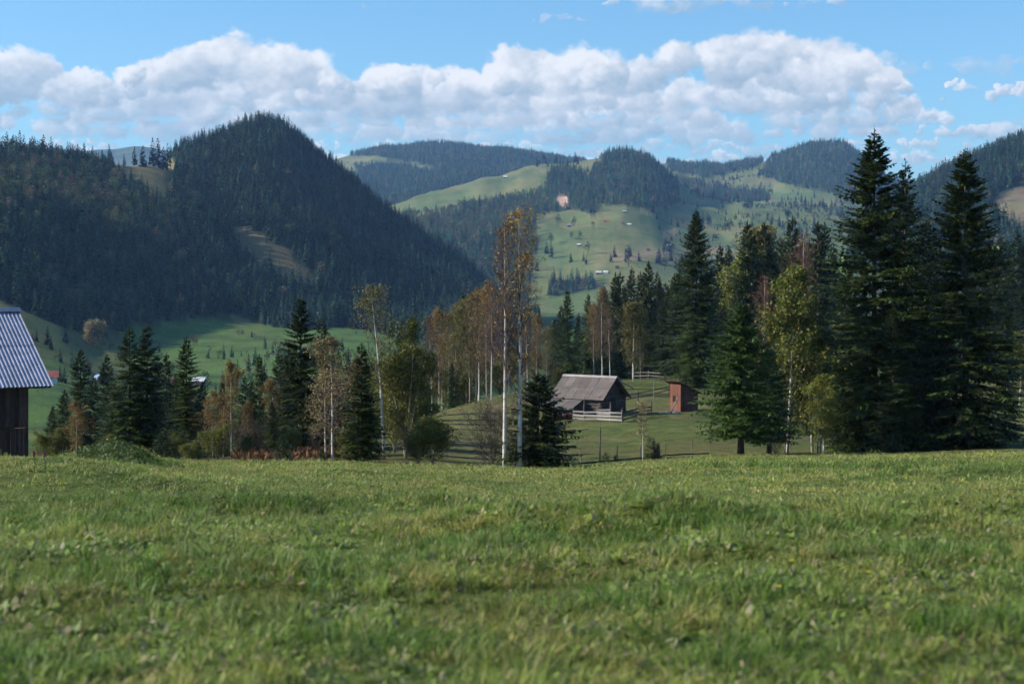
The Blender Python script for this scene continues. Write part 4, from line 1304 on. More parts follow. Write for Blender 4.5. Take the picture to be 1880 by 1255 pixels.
# visibility: keep only points not hidden behind nearer ground
cl = fbm(XX / 130, DD / 130, 88, 3)
for i in range(5000):
    if nfar >= 185: break
    if ff['cfor'][i] or ff['dfor'][i] or ff['quarry'][i] or ff['efor'][i]: continue
    if yy[i] > 515 or yy[i] < 296: continue
    if cl[i] < 0.05 and rs_.rand() > 0.18: continue
    ts = np.linspace(0.5, 0.985, 24) * DD[i]
    if np.any(HZ - (Z((pp[i] - 940) / F * ts, ts) - EYE) / ts * F < yy[i] - 2): continue
    far_sp.append((Vector((XX[i], DD[i], zz[i])), rs_.uniform(9, 19) * (1 if DD[i] < 2800 else 1.15), 'small dark tree dotted on the distant green hillside', 'trees dotted over the distant hillside'))
    nfar += 1
for px, py, d in ((67, 630, 600), (87, 648, 600), (94, 650, 590), (60, 640, 590), (190, 660, 560), (110, 680, 480), (118, 684, 480), (176, 700, 480), (1, 640, 560), (205, 690, 540), (560, 640, 640), (575, 640, 640), (590, 650, 620), (700, 648, 640), (640, 652, 640)):
    p = at(px, d)
    far_sp.append((p, rs_.uniform(4, 8), 'small dark tree on the green valley slope', 'small trees on the valley slope'))
_gx = {}
for grp_ in ('spruces on the skyline of the near ridge', 'small trees on the valley slope'):
    for k_, i_ in enumerate(sorted([i for i, q in enumerate(far_sp) if q[3] == grp_], key=lambda i: far_sp[i][0].x / far_sp[i][0].y)):
        _gx[i_] = ORD[k_] + (' from the left of the spruces standing out on the near skyline' if grp_.startswith('spruces') else ' from the left of the small dark trees on the valley slope')
for i, (p, h, lab, grp) in enumerate(far_sp):
    lab = _gx.get(i, lab)
    isl = (grp.startswith('trees') and rs_.rand() < 0.40)
    me = (FL if isl else FS)[i % 3]
    o = link('leafy_tree' if isl else 'spruce_tree', me)
    k = h / (13 if isl else 20)
    o.location = (p.x, p.y, p.z - 0.2)
    w = 1.25 if not isl else 0.95
    o.scale = (k * w, k * w, k)
    o.rotation_euler = (0, 0, rs_.rand() * 6.28)
    tag(o, ('small rounded tree dotted on the distant green hillside' if isl else lab), 'tree', grp)

# ------------------------------------------------------------------ broadleaf trees
BL = {}


def leafy(key, px, d, top, label, wide=1.0, name='birch_tree', group=None, rz=None, hc=None, cat='tree'):
    (tm, bm_, cm), ch = BL[key]
    p = at(px, d)
    h = zpy(top, d) - p.z
    k = h / ch
    o = thing(name, label, cat, (p.x, p.y, p.z - 0.03), rnd.random() * 6.28 if rz is None else rz, group)
    sc = (k * wide, k * wide, k)
    link('trunk', tm, o, scale=sc)
    link('branches', bm_, o, scale=sc)
    if cm: link('crown', cm, o, scale=sc)
    return o


BL['hero1'] = (broadleaf(41, 13, 1.7, 700, .08, M['birch_rust'], bmat=M['twig_purple'], first=.30, angle=.5, trunk_r=.12, limbs=72, twigs=10, shape='oval', wob=.02), 13)
BL['hero2'] = (broadleaf(42, 13.2, 2.2, 1700, .11, M['birch_gold'], bmat=M['twig'], first=.20, angle=.6, trunk_r=.14, limbs=56, twigs=8, shape='top', wob=.03, leaf_low=.30), 13.2)
BL['grove1'] = (broadleaf(43, 12, 2.7, 2800, .15, M['birch_rust'], bmat=M['twig'], first=.22, angle=.55, limbs=50, twigs=8, trunk_r=.075, wob=.05, tmat=M['limb']), 12)
BL['grove2'] = (broadleaf(44, 12, 2.6, 3800, .15, M['birch_mix'], bmat=M['twig'], first=.18, angle=.6, limbs=50, twigs=8, trunk_r=.07, lean=.5, wob=.08, tmat=M['limb']), 12)
BL['grove3'] = (broadleaf(45, 12, 2.4, 1500, .13, M['birch_rust'], bmat=M['twig_purple'], first=.25, angle=.5, limbs=54, twigs=10, trunk_r=.09, lean=-.4, wob=.08), 12)
BL['bare'] = (broadleaf(46, 12, 1.9, 300, .08, M['birch_rust'], bmat=M['twig_red'], first=.35, angle=.5, limbs=64, twigs=10, trunk_r=.10, droop=.15), 12)
BL['tan'] = (broadleaf(47, 8, 2.0, 2600, .13, M['birch_tan'], bmat=M['twig_purple'], first=.12, angle=.8, limbs=42, twigs=7, trunk_r=.07, lean=.25), 8)
BL['olive'] = (broadleaf(48, 8, 2.4, 15000, .12, M['birch_olive'], bmat=M['twig'], first=.03, angle=.62, limbs=70, twigs=7, stems=5, trunk_r=.06, tmat=M['limb']), 8)
BL['tall'] = (broadleaf(49, 10, 1.7, 1500, .11, M['birch_mix'], first=.40, angle=.6, limbs=32, twigs=7, trunk_r=.10, lean=-.7, shape='top'), 10)
BL['green'] = (broadleaf(50, 10, 2.6, 15000, .16, M['birch_green'], first=.10, angle=.7, limbs=50, twigs=7, trunk_r=.11, lean=.6), 10)
BL['orange'] = (broadleaf(51, 8, 1.9, 4200, .13, M['birch_rust'], first=.08, angle=.7, limbs=40, twigs=7, trunk_r=.07), 8)
BL['bush'] = (broadleaf(52, 3, 1.5, 6500, .10, M['birch_olive'], first=.03, angle=.8, limbs=50, twigs=6, stems=5, trunk_r=.03, tmat=M['limb']), 3)
BL['bushy'] = (broadleaf(53, 3, 1.4, 4500, .10, M['birch_green'], first=.03, angle=.8, limbs=40, twigs=6, stems=5, trunk_r=.03, tmat=M['limb']), 3)
BL['bushb'] = (broadleaf(54, 3, 1.7, 0, .08, M['birch_rust'], bmat=M['twig'], first=.03, angle=.9, limbs=66, twigs=9, stems=6, trunk_r=.02, tmat=M['twig']), 3)
BL['bushp'] = (broadleaf(57, 3, 1.2, 6500, .17, M['birch_tan'], first=.03, angle=.7, limbs=44, twigs=6, stems=5, trunk_r=.03, tmat=M['limb']), 3)
BL['round'] = (broadleaf(55, 9, 2.6, 8000, .15, M['birch_mix'], first=.15, angle=.7, limbs=44, twigs=7, trunk_r=.10), 9)
BL['sap'] = (broadleaf(56, 4, .6, 500, .10, M['birch_tan'], first=.3, angle=.6, limbs=18, twigs=4, trunk_r=.03), 4)

leafy('hero1', 927, 84, 406, 'nearly bare tall white birch, left of the pair in front of the hut', .95)
leafy('hero2', 954, 84, 402, 'tall white birch with orange leaves at the top, right of the pair', 1.0)
def LMARK(px):
    L_ = [(70, 'against the barn'), (120, 'just right of the barn'), (160, 'under the single spruce'), (190, 'right of the single spruce'), (215, 'left of the twin-topped pair'), (240, 'under the twin-topped pair'), (300, 'right of the twin-topped pair'), (335, 'under the narrow dark spruce'), (355, 'right of the narrow dark spruce'), (375, 'left of the yellow-green bush'),
          (425, 'behind the slim orange birch'), (448, 'right of the slim orange birch'), (470, 'under the slender spruce'), (495, 'right of the slender spruce'), (528, 'in front of the tall dark spruce'), (545, 'under the tall dark spruce'), (562, 'right of the tall dark spruce'), (590, 'left of the leaning birch'), (630, 'right of the leaning birch'), (650, 'behind the pointed spruce'), (675, 'at the foot of the pointed spruce'), (692, 'left of the tall slanting birch'),
          (740, 'right of the tall slanting birch'), (768, 'behind the broad olive tree'), (785, 'nearest the open slope')]
    return min(L_, key=lambda q: abs(q[0] - px))[1]


gr = 'birches of the orange grove left of the hut'
for i, (px, d, top, k, lab) in enumerate((
        (793, 166, 585, 'grove3', 'slim white-stemmed birch at the left end of the orange grove'),
        (806, 172, 570, 'grove1', 'rust-coloured birch second from the left in the orange grove'),
        (822, 178, 575, 'grove2', 'brownish birch with leaning stem in the left half of the grove'),
        (834, 176, 560, 'grove2', 'yellow-brown birch in the left half of the grove'),
        (862, 180, 548, 'grove2', 'dense yellow-brown birch in the middle of the grove'),
        (874, 172, 535, 'grove1', 'birch with clean white stem in the middle of the grove'),
        (893, 170, 530, 'grove1', 'tall birch with two close stems right of the grove middle'),
        (903, 168, 520, 'grove3', 'leaning birch at the right half of the grove'),
        (934, 180, 545, 'grove3', 'purplish bare birch seen between the white pair'),
        (968, 186, 575, 'grove3', 'rusty birch behind the right of the white pair'),
        (985, 190, 580, 'grove1', 'orange-brown birch between the white pair and the hut'),
        (1003, 194, 600, 'grove2', 'brown birch just left of the hut roof'),
        (880, 192, 560, 'grove3', 'thin birch at the back of the grove middle'),
        (1105, 205, 532, 'grove3', 'white-stemmed birch with rusty crown behind the hut ridge'),
        (1090, 215, 560, 'grove1', 'rusty birch behind the hut, left of the white stem'),
        (1120, 212, 570, 'grove3', 'purplish birch behind the hut, right of the white stem'),
        (1163, 198, 560, 'round', 'rounded yellow-brown birch between hut and shed'),
        (1176, 200, 600, 'grove2', 'thin slanting birch beside the rounded one'),
        (1403, 128, 505, 'bare', 'bare purplish birch behind the broad green spruce'),
        (1474, 158, 428, 'bare', 'bare reddish birch rising above the yellow-green birch'),
        )):
    leafy(k, px, d, top, lab, 1.05 if k == 'round' else .95, group=gr if px < 1010 else 'birches beyond the hut and shed')
leafy('green', 1446, 100, 500, 'yellow-green birch with pale slanting stem left of the tallest spruce', .95, rz=.3)
leafy('green', 1492, 104, 590, 'shorter yellow-green birch at the left foot of the tallest spruce', 1.1, rz=2.5)
leafy('green', 1512, 98, 690, 'low yellow-green birch under the left side of the tallest spruce', 1.3, rz=4.5)
leafy('tan', 612, 87, 622, 'leaning birch with sparse pale tan leaves left of centre', 1.1, rz=3.0)
leafy('tan', 598, 92, 680, 'small tan-leaved birch close behind the leaning one', 1.3, rz=4.4)
leafy('tall', 706, 92, 538, 'tall slanting birch with leaves only near its top', 1.1, rz=0.0)
leafy('olive', 745, 93, 596, 'broad olive-green leafy tree left of the open slope', 1.02, name='leafy_tree')
leafy('olive', 725, 99, 640, 'second olive-green tree close behind the broad one', 1.0, name='leafy_tree')
leafy('bush', 793, 89, 772, 'rounded dark olive bush at the foot of the open slope', 1.35, name='bush', cat='bush')
leafy('bush', 768, 88, 800, 'low olive bush left of the rounded one', 1.3, name='bush', cat='bush')
leafy('bush', 640, 89, 792, 'olive bush between the leaning birch and the pointed spruce', 1.0, name='bush', cat='bush')
leafy('orange', 424, 96, 668, 'slim birch with orange-brown leaves and a thin pale stem', .8)
leafy('orange', 390, 104, 720, 'small orange-brown birch left of the slim one', .9)
leafy('orange', 500, 112, 700, 'rusty young birch between dark spruces left of centre', .9)
leafy('orange', 455, 108, 740, 'rusty young birch beside the slender spruce', 1.1)
leafy('bushy', 396, 90, 786, 'yellow-green bush at the foot of the orange birch', 1.25, name='bush', cat='bush')
leafy('bushy', 348, 88, 812, 'small yellow-green bush right of the dark spruces', 1.3, name='bush', cat='bush')
leafy('orange', 140, 92, 738, 'yellowish-brown young birch right of the barn', 1.1)
leafy('bushy', 76, 84, 795, 'yellowish bush against the barn corner', .8, name='bush', cat='bush')
leafy('bushb', 905, 86, 735, 'bare brown spreading bush left of the white pair', 1.1, name='bush', cat='bush')
leafy('bushb', 975, 87, 790, 'bare twiggy bush at the foot of the dark low spruce', 1.2, name='bush', cat='bush')
leafy('bushb', 1425, 92, 795, 'bare brown bush under the broad spruces', 1.2, name='bush', cat='bush')
leafy('sap', 1180, 90, 738, 'thin sapling with a few tan leaves in front of the hut fence', 1.2)
leafy('round', 1392, 262, 428, 'yellow-orange tree glowing among the dark spruces', 1.1, name='leafy_tree')
leafy('green', 1360, 256, 468, 'yellow tree top showing between dark spruces', 1.1, name='leafy_tree')
leafy('green', 1872, 172, 612, 'yellow autumn tree at the right edge of the picture', 1.3, name='leafy_tree')
_ds = np.linspace(560, 900, 300); _rw = HZ - (Z((172 - 940) / F * _ds, _ds) - EYE) / _ds * F
leafy('bushp', 172, float(_ds[int(np.argmin(np.abs(_rw - 636)))]), 585, 'single rounded pale yellow tree alone on the valley slope', 1.0, name='leafy_tree').location.z -= 2.2
leafy('orange', 655, 112, 660, 'rusty birch half hidden behind the pointed spruce', 1.1)
for i, (px, top, d, k) in enumerate(((112, 790, 100, 'bush'), (205, 800, 96, 'bush'), (325, 800, 96, 'bush'), (360, 760, 118, 'orange'), (410, 735, 125, 'orange'), (440, 780, 110, 'bushb'), (480, 775, 104, 'bushb'), (535, 790, 98, 'bush'), (560, 745, 112, 'orange'), (575, 780, 100, 'tan'),
                                     (628, 745, 104, 'orange'), (690, 720, 110, 'olive'), (765, 680, 118, 'olive'), (780, 720, 104, 'olive'), (345, 720, 150, 'round'), (165, 770, 118, 'orange'), (520, 720, 150, 'round'), (640, 700, 150, 'round'), (670, 790, 97, 'bushy'), (455, 800, 98, 'bushy'))):
    leafy(k, px, d, top, '%s %s %s' % (('small', 'low', 'thin', 'bushy')[i % 4], {'bush': 'olive bush', 'orange': 'rusty young birch', 'bushb': 'bare brown bush', 'tan': 'tan-leaved birch', 'olive': 'olive leafy tree', 'round': 'brownish round tree', 'bushy': 'yellow-green bush'}[k], LMARK(px)), 1.15, name='bush' if k.startswith('bush') else 'leafy_tree', group='autumn thicket below the meadow edge', cat='bush' if k.startswith('bush') else 'tree')

for i, (px, top, d, k) in enumerate(((790, 660, 200, 'round'), (812, 640, 205, 'orange'), (835, 655, 200, 'olive'), (856, 640, 206, 'orange'), (878, 650, 198, 'round'), (897, 640, 204, 'orange'), (918, 650, 200, 'olive'), (940, 640, 206, 'round'), (962, 650, 202, 'orange'), (984, 645, 208, 'round'), (1006, 660, 206, 'orange'), (1025, 668, 214, 'olive'))):
    leafy(k, px, d, top, ORD[i] + ' from the left among the low autumn trees behind the white stems of the grove', 1.5, name='leafy_tree', group='low autumn trees behind the birch grove')

# ------------------------------------------------------------------ left barn
def build_barn():
    th = math.radians(31)
    ex, ey = -19.95, 71.0
    ez = zpy(705, 71.0)
    D = 6.0; rise = 3.15
    L = 9.0
    o = thing('wooden_barn', 'dark plank barn with a corrugated metal roof at the left edge', 'barn', (ex, ey, zat(ex, ey)), th)
    g = zat(ex, ey)
    # local: x along eave to the right end (0), y to the back, z up from g
    ze = ez - g

    # corrugated sheets, each its own
    pitch = 0.176
    sheet_w = pitch * 6
    ns = int(L / sheet_w)
    sl = math.atan2(rise, D)
    for front in (True, False):
        v0 = []
        for s in range(ns):
            K = 6 * 8
            vs = []; fs = []
            rows = [(-0.02, 0.0), (0.52, 0.0)], [(0.5, 0.012), (1.0, 0.012)]
            for half in rows:
                n0 = len(vs)
                for k in range(K + 1):
                    xx = -s * sheet_w - k / K * sheet_w
                    hh = 0.022 * math.cos(2 * math.pi * k / 8)
                    for (t, up) in half:
                        yy = D * t if front else 2 * D - D * t
                        ny = -math.sin(sl) if front else math.sin(sl)
                        q = hh + up
                        vs.append((xx, yy + ny * q, ze + rise * t + math.cos(sl) * q))
                for k in range(K):
                    a = n0 + k * 2
                    fs.append((a, a + 1, a + 3, a + 2))
            m_ = MB(); m_.add(vs, fs)
            m_.build('roof_sheet', M['metal_roof'], o, smooth=True)
    capv = MB()
    capv.bar((0.1, D - .18, ze + rise - 0.02), (-L, D - .18, ze + rise - 0.02), 0.42, 0.02, up=(0, -math.sin(sl), math.cos(sl)))
    capv.bar((0.1, D + .18, ze + rise - 0.02), (-L, D + .18, ze + rise - 0.02), 0.42, 0.02, up=(0, math.sin(sl), math.cos(sl)))
    capv.build('ridge_cap', M['blue_cap'], o)
    bm_ = MB()
    bm_.box(-L, -0.05, 0.08, 0.20, ze - 0.16, ze - 0.05)
    bm_.build('eave_board', M['dark_plank'], o)
    wy = 0.55; wx = -0.95
    hwall = ze + 0.25
    # vertical boards, front
    x = wx; i = 0
    r = random.Random(3)
    while x > -L + .6:
        w = r.uniform(.15, .22)
        hb_ = 1.55 + r.uniform(-.02, .02)
        m_ = MB().box(x - w + .012, x, wy + r.uniform(-.006, .01), wy + .03, hb_ + 0.03, hwall)
        m_.build('plank', M['dark_plank'], o)
        m_ = MB().box(x - w + .012, x, wy - .02 + r.uniform(-.006, .006), wy + .02, 0.12, hb_)
        m_.build('plank', M['dark_plank'], o)
        x -= w; i += 1
    y = wy
    while y < 2 * D - .6:
        w = r.uniform(.18, .26)
        top = ze + rise * (1 - abs(y + w / 2 - D) / D) - 0.08
        MB().box(wx + r.uniform(-.004, .01), wx + .04, y, y + w - .012, 0.12, top).build('plank', M['dark_plank'], o)
        y += w
    MB().box(-L + .6, wx, wy + .05, wy + .2, -0.8, 0.1).box(wx - .15, wx + .02, wy + .05, 2 * D - .6, -0.8, 0.1).build('foundation', M['stone'], o)
    MB().box(-L + .6, wx - .02, wy - .01, wy + .1, 0.02, 0.10).build('sill_beam', M['grey_board'], o)
    MB().box(-L + .6, -L + .7, wy, 2 * D - .6, -0.5, hwall).build('back_wall', M['dark_plank'], o)
    MB().box(-L + .6, wx, 2 * D - .7, 2 * D - .6, -0.5, hwall).build('back_wall', M['dark_plank'], o)


build_barn()


# ------------------------------------------------------------------ log hut
def build_hut():
    L, W = 4.7, 4.2
    cx, cy = 7.1, 149.0
    g = zat(cx, cy)
    o = thing('log_hut', 'weathered log hut with grey board roof and lean-to in the meadow', 'hut', (cx, cy, g - .1), math.radians(-34))
    hw = 1.7; rise = 1.6; ov = .42
    r = random.Random(5)
    n = 8
    lh = (hw + .3) / n
    for k in range(n):
        z0 = -.3 + k * lh
        for sy in (-1, 1):
            MB().tube([(-L / 2 - .12, sy * W / 2, z0 + lh / 2), (L / 2 + .16 + r.uniform(-.04, .04), sy * W / 2, z0 + lh / 2)], lh * .52, 8).build('log', M['log'], o)
        for sx in (-1, 1):
            MB().tube([(sx * L / 2, -W / 2 - .15, z0 + lh), (sx * L / 2, W / 2 + .15, z0 + lh)], lh * .52, 8).build('log', M['log'], o)
    # gable boards
    for sx in (-1, 1):
        y = -W / 2 - .1
        while y < W / 2:
            w = r.uniform(.16, .24)
            t = hw + rise * (1 - abs(y + w / 2) / (W / 2 + .2)) - .02
            MB().box(sx * L / 2 - .02 + sx * .08, sx * L / 2 + .02 + sx * .08, y, y + w - .015, hw + .1, max(t, hw + .15)).build('gable_board', M['dark_plank'], o)
            y += w
    # roof: two courses of sheets a side
    a = math.atan2(rise, W / 2)
    eave_y = W / 2 + ov; eave_z = hw - ov * math.tan(a)
    ns = 7
    x0 = -L / 2 - .5; x1 = L / 2 + .55
    dx = (x1 - x0) / ns
    for sy in (-1, 1):
        for c in range(2):
            for k in range(ns):
                t0, t1 = (0, .54) if c == 0 else (.5, 1.01)
                up = .02 + .03 * c + r.uniform(0, .012)
                ya, yb = sy * eave_y * (1 - t0), sy * eave_y * (1 - t1)
                za = eave_z + (hw + rise - eave_z) * t0; zb = eave_z + (hw + rise - eave_z) * t1
                xm = x0 + (k + .5) * dx
                m_ = MB().bar((xm, ya, za + up + .1), (xm + r.uniform(-.01, .01), yb, zb + up + .1), dx - .02, .025, up=(0, sy * math.sin(a), math.cos(a)))
                m_.build('roof_sheet', M['roof_sheet'], o)
    MB().bar((x0, -.12, hw + rise + .14), (x1, -.12, hw + rise + .14), .3, .03, up=(0, -math.sin(a), math.cos(a))).bar((x0, .12, hw + rise + .14), (x1, .12, hw + rise + .14), .3, .03, up=(0, math.sin(a), math.cos(a))).build('ridge_board', M['grey_board'], o)
    for sy in (-1, 1):
        MB().bar((x1 - .05, sy * eave_y, eave_z + .04), (x1 - .05, 0, hw + rise + .06), .04, .16, up=(0, sy * math.sin(a), math.cos(a))).build('barge_board', M['dark_plank'], o)
    # lean-to on the front left
    lx0, lx1 = -L / 2 - .7, L / 2 - 1.6
    ly = -W / 2 - 2.1; lz = .8
    nn = 6
    dx = (lx1 - lx0) / nn
    for k in range(nn):
        xm = lx0 + (k + .5) * dx
        MB().bar((xm, ly - .3, lz - .08), (xm, -W / 2 - .3, eave_z + .08), dx - .02, .03).build('roof_sheet', M['roof_sheet'], o)
    for xq in (lx0 + .2, (lx0 + lx1) / 2, lx1 - .15):
        MB().tube([(xq, ly, -.6), (xq, ly, lz - .1)], .07, 6).build('post', M['grey_post'], o)
    y = -W / 2
    while y > ly:
        w = r.uniform(.16, .24)
        t = lz + (eave_z - lz) * (y - w / 2 - ly) / (-W / 2 - ly) - .08
        MB().box(lx1 - .12, lx1 - .08, y - w + .015, y, -.5, t).build('plank', M['dark_plank'], o)
        y -= w
    x = lx0 + 1.4
    while x < lx1:
        w = r.uniform(.16, .24)
        if not (lx0 + 2.4 < x < lx0 + 3.2):
            MB().box(x, x + w - .015, ly - .02, ly + .02, -.5, lz - .12).build('plank', M['dark_plank'], o)
        x += w
    # pole sticking out behind the roof
    MB().tube([(L / 2 + .3, .4, hw + rise - .1), (L / 2 + .5, W / 2 + .9, hw + .55)], .05, 5).build('pole', M['grey_post'], o)
    # door in the gable
    MB().box(L / 2 + .17, L / 2 + .21, -.55, .35, 0, 1.55).build('door', M['dark_plank'], o)
    return o


build_hut()


def build_shed():
    # corner nearest the camera
    cx, cy = (1250 - 940) / F * 150, 150.0
    g = zat(cx, cy)
    o = thing('wooden_shed', 'small red-brown board shed with a slanting roof beside the spruces', 'shed', (cx, cy, g - .05), math.radians(38))
    # local +y is back-left run of the lit face (along -x side), local +x the right run
    r = random.Random(8)
    A, Bw = 1.45, 2.15       # lit face width (along local y), right face (along local x)
    h0, h1 = 2.65, 1.75      # roof falls along +x
    y = 0
    while y < A - .01:
        w = min(.16 + r.uniform(-.02, .03), A - y)
        for z0, z1 in ((.02, .95), (1.5, h0 - .05)) if .45 < y < .85 else ((.02, h0 - .05),):
            MB().box(-.03, 0 + r.uniform(-.008, .004), y + .01, y + w, z0, z1).build('plank', M['lit_board_and_log'], o)  # brighter board copy, sunlight put into this face's colour
        y += w
    MB().box(.0, .02, .42, 1.0, .95, 1.5).build('window', M['black'], o)
    MB().box(-.06, -.032, .38, 1.04, 1.5, 1.57).box(-.06, -.032, .38, 1.04, .88, .95).build('window_frame', M['lit_board_and_log'], o)
    x = .0
    while x < Bw - .01:
        w = min(.15 + r.uniform(-.02, .03), Bw - x)
        t = h0 + (h1 - h0) * (x + w / 2) / Bw
        MB().box(x + .008, x + w, -.03 + r.uniform(-.006, .006), .0, .02, t - .05).build('plank', M['red_board'], o)
        MB().box(x + .008, x + w, A, A + .03, .02, t - .05).build('plank', M['red_board'], o)
        x += w
    MB().box(Bw, Bw + .03, 0, A, .02, h1 - .05).build('back_wall', M['red_board'], o)
    n = 7
    for k in range(n):
        y0 = -.35 + k * (A + .7) / n
        MB().bar((-.45, y0 + .14, h0 + .20 + r.uniform(0, .01)), (Bw + .4, y0 + .14, h1 - .14), (A + .7) / n - .01, .035).build('roof_board', M['red_board'], o)
    MB().box(.05, Bw - .05, .05, A - .05, -.5, .02).build('base', M['stone'], o)
    p = at(1233, 148)
    q = Vector((cx - .25, cy - .3, g + 1.45))
    lp = MB().tube([(p.x - .1, p.y, p.z - .05), q], .07, 6).build('leaning_pole', M['grey_post'])
    tag(lp, 'grey pole leaning against the front corner of the red shed', 'pole')
    r = random.Random(4)
    for k in range(16):
        px = 1210 + r.uniform(0, 34); d = 147.6 + r.uniform(0, 1.6)
        s = at(px, d)
        a = r.uniform(.09, .2)
        m_ = MB(); m_.tube([(0, 0, -.05), (0, 0, a * .4), (0, 0, a * .8)], [a, a * .9, a * .45], 6)
        b = m_.build('stone', M['stone'], loc=s, rot=(r.uniform(-.3, .3), r.uniform(-.3, .3), r.uniform(0, 6)))
        tag(b, 'pale rubble stone lying at the foot of the red shed', 'stone', 'rubble stones beside the red shed')


build_shed()


# ------------------------------------------------------------------ fences
def fence(name, label, pts, rails, post_h, pmat, rmat, rail_w=.13, rail_t=.03, post_r=.05, wob=.03, seed=0, gap=None, tilt=.04, top=None):
    """pts: list of (px, d) posts"""
    r = random.Random(seed)
    P = [at(*q) for q in pts]
    o = thing(name, label, 'fence', P[0], 0)
    B = P[0]
    for i, p in enumerate(P):
        q = p - B
        hh = post_h * r.uniform(.88, 1.15)
        MB().tube([(q.x, q.y, q.z - .2), (q.x + r.uniform(-tilt, tilt) * hh, q.y, q.z + hh)], [post_r, post_r * .85], 6).build('post', pmat, o)
    for i in range(len(P) - 1):
        for z in rails:
            a = P[i] - B; b = P[i + 1] - B
            MB().bar((a.x, a.y - post_r * 1.2, a.z + z + r.uniform(-wob, wob)), (b.x, b.y - post_r * 1.2, b.z + z + r.uniform(-wob, wob)), rail_t, rail_w).build('rail', rmat, o)
    return o


fence('board_fence', 'grey board fence with three rails in front of the log hut', [(1052, 140), (1072, 139.5), (1096, 139), (1120, 138.2), (1142, 137.5)], (.22, .52, .82), 1.25, M['grey_post'], M['grey_board'], .15, seed=1)
fence('board_fence', 'dark board fence running back from the hut fence corner', [(1142.5, 137.6), (1168, 141.5), (1196, 145.5)], (.22, .52, .82), 1.2, M['dark_plank'], M['dark_plank'], .13, seed=2)
fence('board_fence', 'short grey board panel beside the hut wall', [(1098, 142.5), (1121, 142)], (.45, .75), 1.3, M['grey_post'], M['grey_board'], .15, seed=3)
fence('rail_fence', 'long thin dark rail fence climbing from hut to shed', [(1146, 158), (1172, 162), (1200, 166), (1228, 171)], (.45, .85), 1.1, M['dark_plank'], M['dark_plank'], .09, seed=4)
fence('rail_fence', 'grey rail fence along the edge of the wood behind the hut', [(1160, 205), (1190, 203), (1220, 200)], (.5, .9), 1.1, M['grey_post'], M['grey_post'], .07, seed=5)
fence('post_fence', 'line of thin weathered posts across the near edge of the hut meadow', [(1036, 90), (1067, 91), (1101, 92), (1132, 92.5), (1175, 93), (1220, 94), (1272, 96), (1302, 97)], (.06,), .85, M['grey_post'], M['dark_plank'], .07, .06, .03, seed=6, tilt=.12)
fence('rail_fence', 'dark rail fence rising to the right edge of the picture', [(1758, 104), (1782, 106), (1825, 110), (1885, 116)], (.35,), .8, M['grey_post'], M['dark_plank'], .12, .08, seed=7)
fence('rail_fence', 'pale rail fence high up at the right edge', [(1850, 226), (1868, 227), (1886, 228), (1910, 230)], (.6,), .9, M['grey_post'], M['grey_board'], .12, .08, seed=9)
for px, d, h, lab in ((1101, 93.2, 2.0, 'tall thin pole in the post fence before the hut'), (1200, 160, 2.3, 'tall thin pole beside the rail fence between hut and shed'), (1441, 95, .8, 'grey post under the broad spruces, left one'), (1506, 96, .9, 'short dark post at the left foot of the tallest spruce'), (1501, 96, .8, 'second short dark post beside the other at the spruce foot'),
                      (1446, 95.3, .6, 'grey post under the broad spruces, right one'), (1072, 140.8, 2.0, 'tall grey pole standing in the hut fence'), (1120, 139.2, 1.6, 'grey pole at the right part of the hut fence')):
    p = at(px, d)
    o = MB().tube([(0, 0, -.2), (.03, 0, h)], [.05, .035], 6).build('wooden_post', M['grey_post'], loc=p)
    tag(o, lab, 'post')

# stump, dead branches, wood pile
def stump(px, d):
    p = at(px, d)
    m_ = MB()
    r = random.Random(9)
    m_.tube([(0, 0, -.1), (0, 0, .25), (.03, 0, .55)], [.34, .24, .22], 9)
    for k in range(6):
        a = k * 1.05
        m_.tube([(math.cos(a) * .15, math.sin(a) * .15, .45), (math.cos(a) * .2, math.sin(a) * .2, .6 + r.uniform(.1, .45))], [.07, .02], 5)
    o = m_.build('tree_stump', M['spruce_bark'], loc=p)
    tag(o, 'splintered dark tree stump on the near side of the hut meadow', 'stump')


stump(1204, 91)


def brush(px, d, w, h, lab):
    p = at(px, d)
    m_ = MB()
    r = random.Random(12)
    for k in range(60):
        a = Vector((r.uniform(-w, w), r.uniform(-.5, .5), r.uniform(0, h * .5)))
        b = a + Vector((r.uniform(-.6, .6), r.uniform(-.3, .3), r.uniform(-.1, h * .8)))
        m_.tube([a, b], [r.uniform(.015, .05), .008], 4)
    o = m_.build('branch_pile', M['spruce_bark'], loc=p)
    tag(o, lab, 'branches')


brush(1012, 89, .9, .45, 'pile of dead dark branches at the foot of the low spruce')
for k in range(14):
    r = random.Random(100 + k)
    p = at(1020 + r.uniform(0, 24), 141.5 + r.uniform(-.5, .5))
    o = MB().tube([(-.45, 0, 0), (.45, 0, 0)], r.uniform(.07, .12), 7).build('firewood_log', M['lit_board_and_log'], loc=(p.x, p.y, p.z + .1 + .14 * (k % 3)), rot=(0, 0, r.uniform(-.6, .6)))
    tag(o, 'cut log in the orange-brown heap left of the log hut', 'log', 'cut logs heaped beside the hut')
p = at(1200, 92)

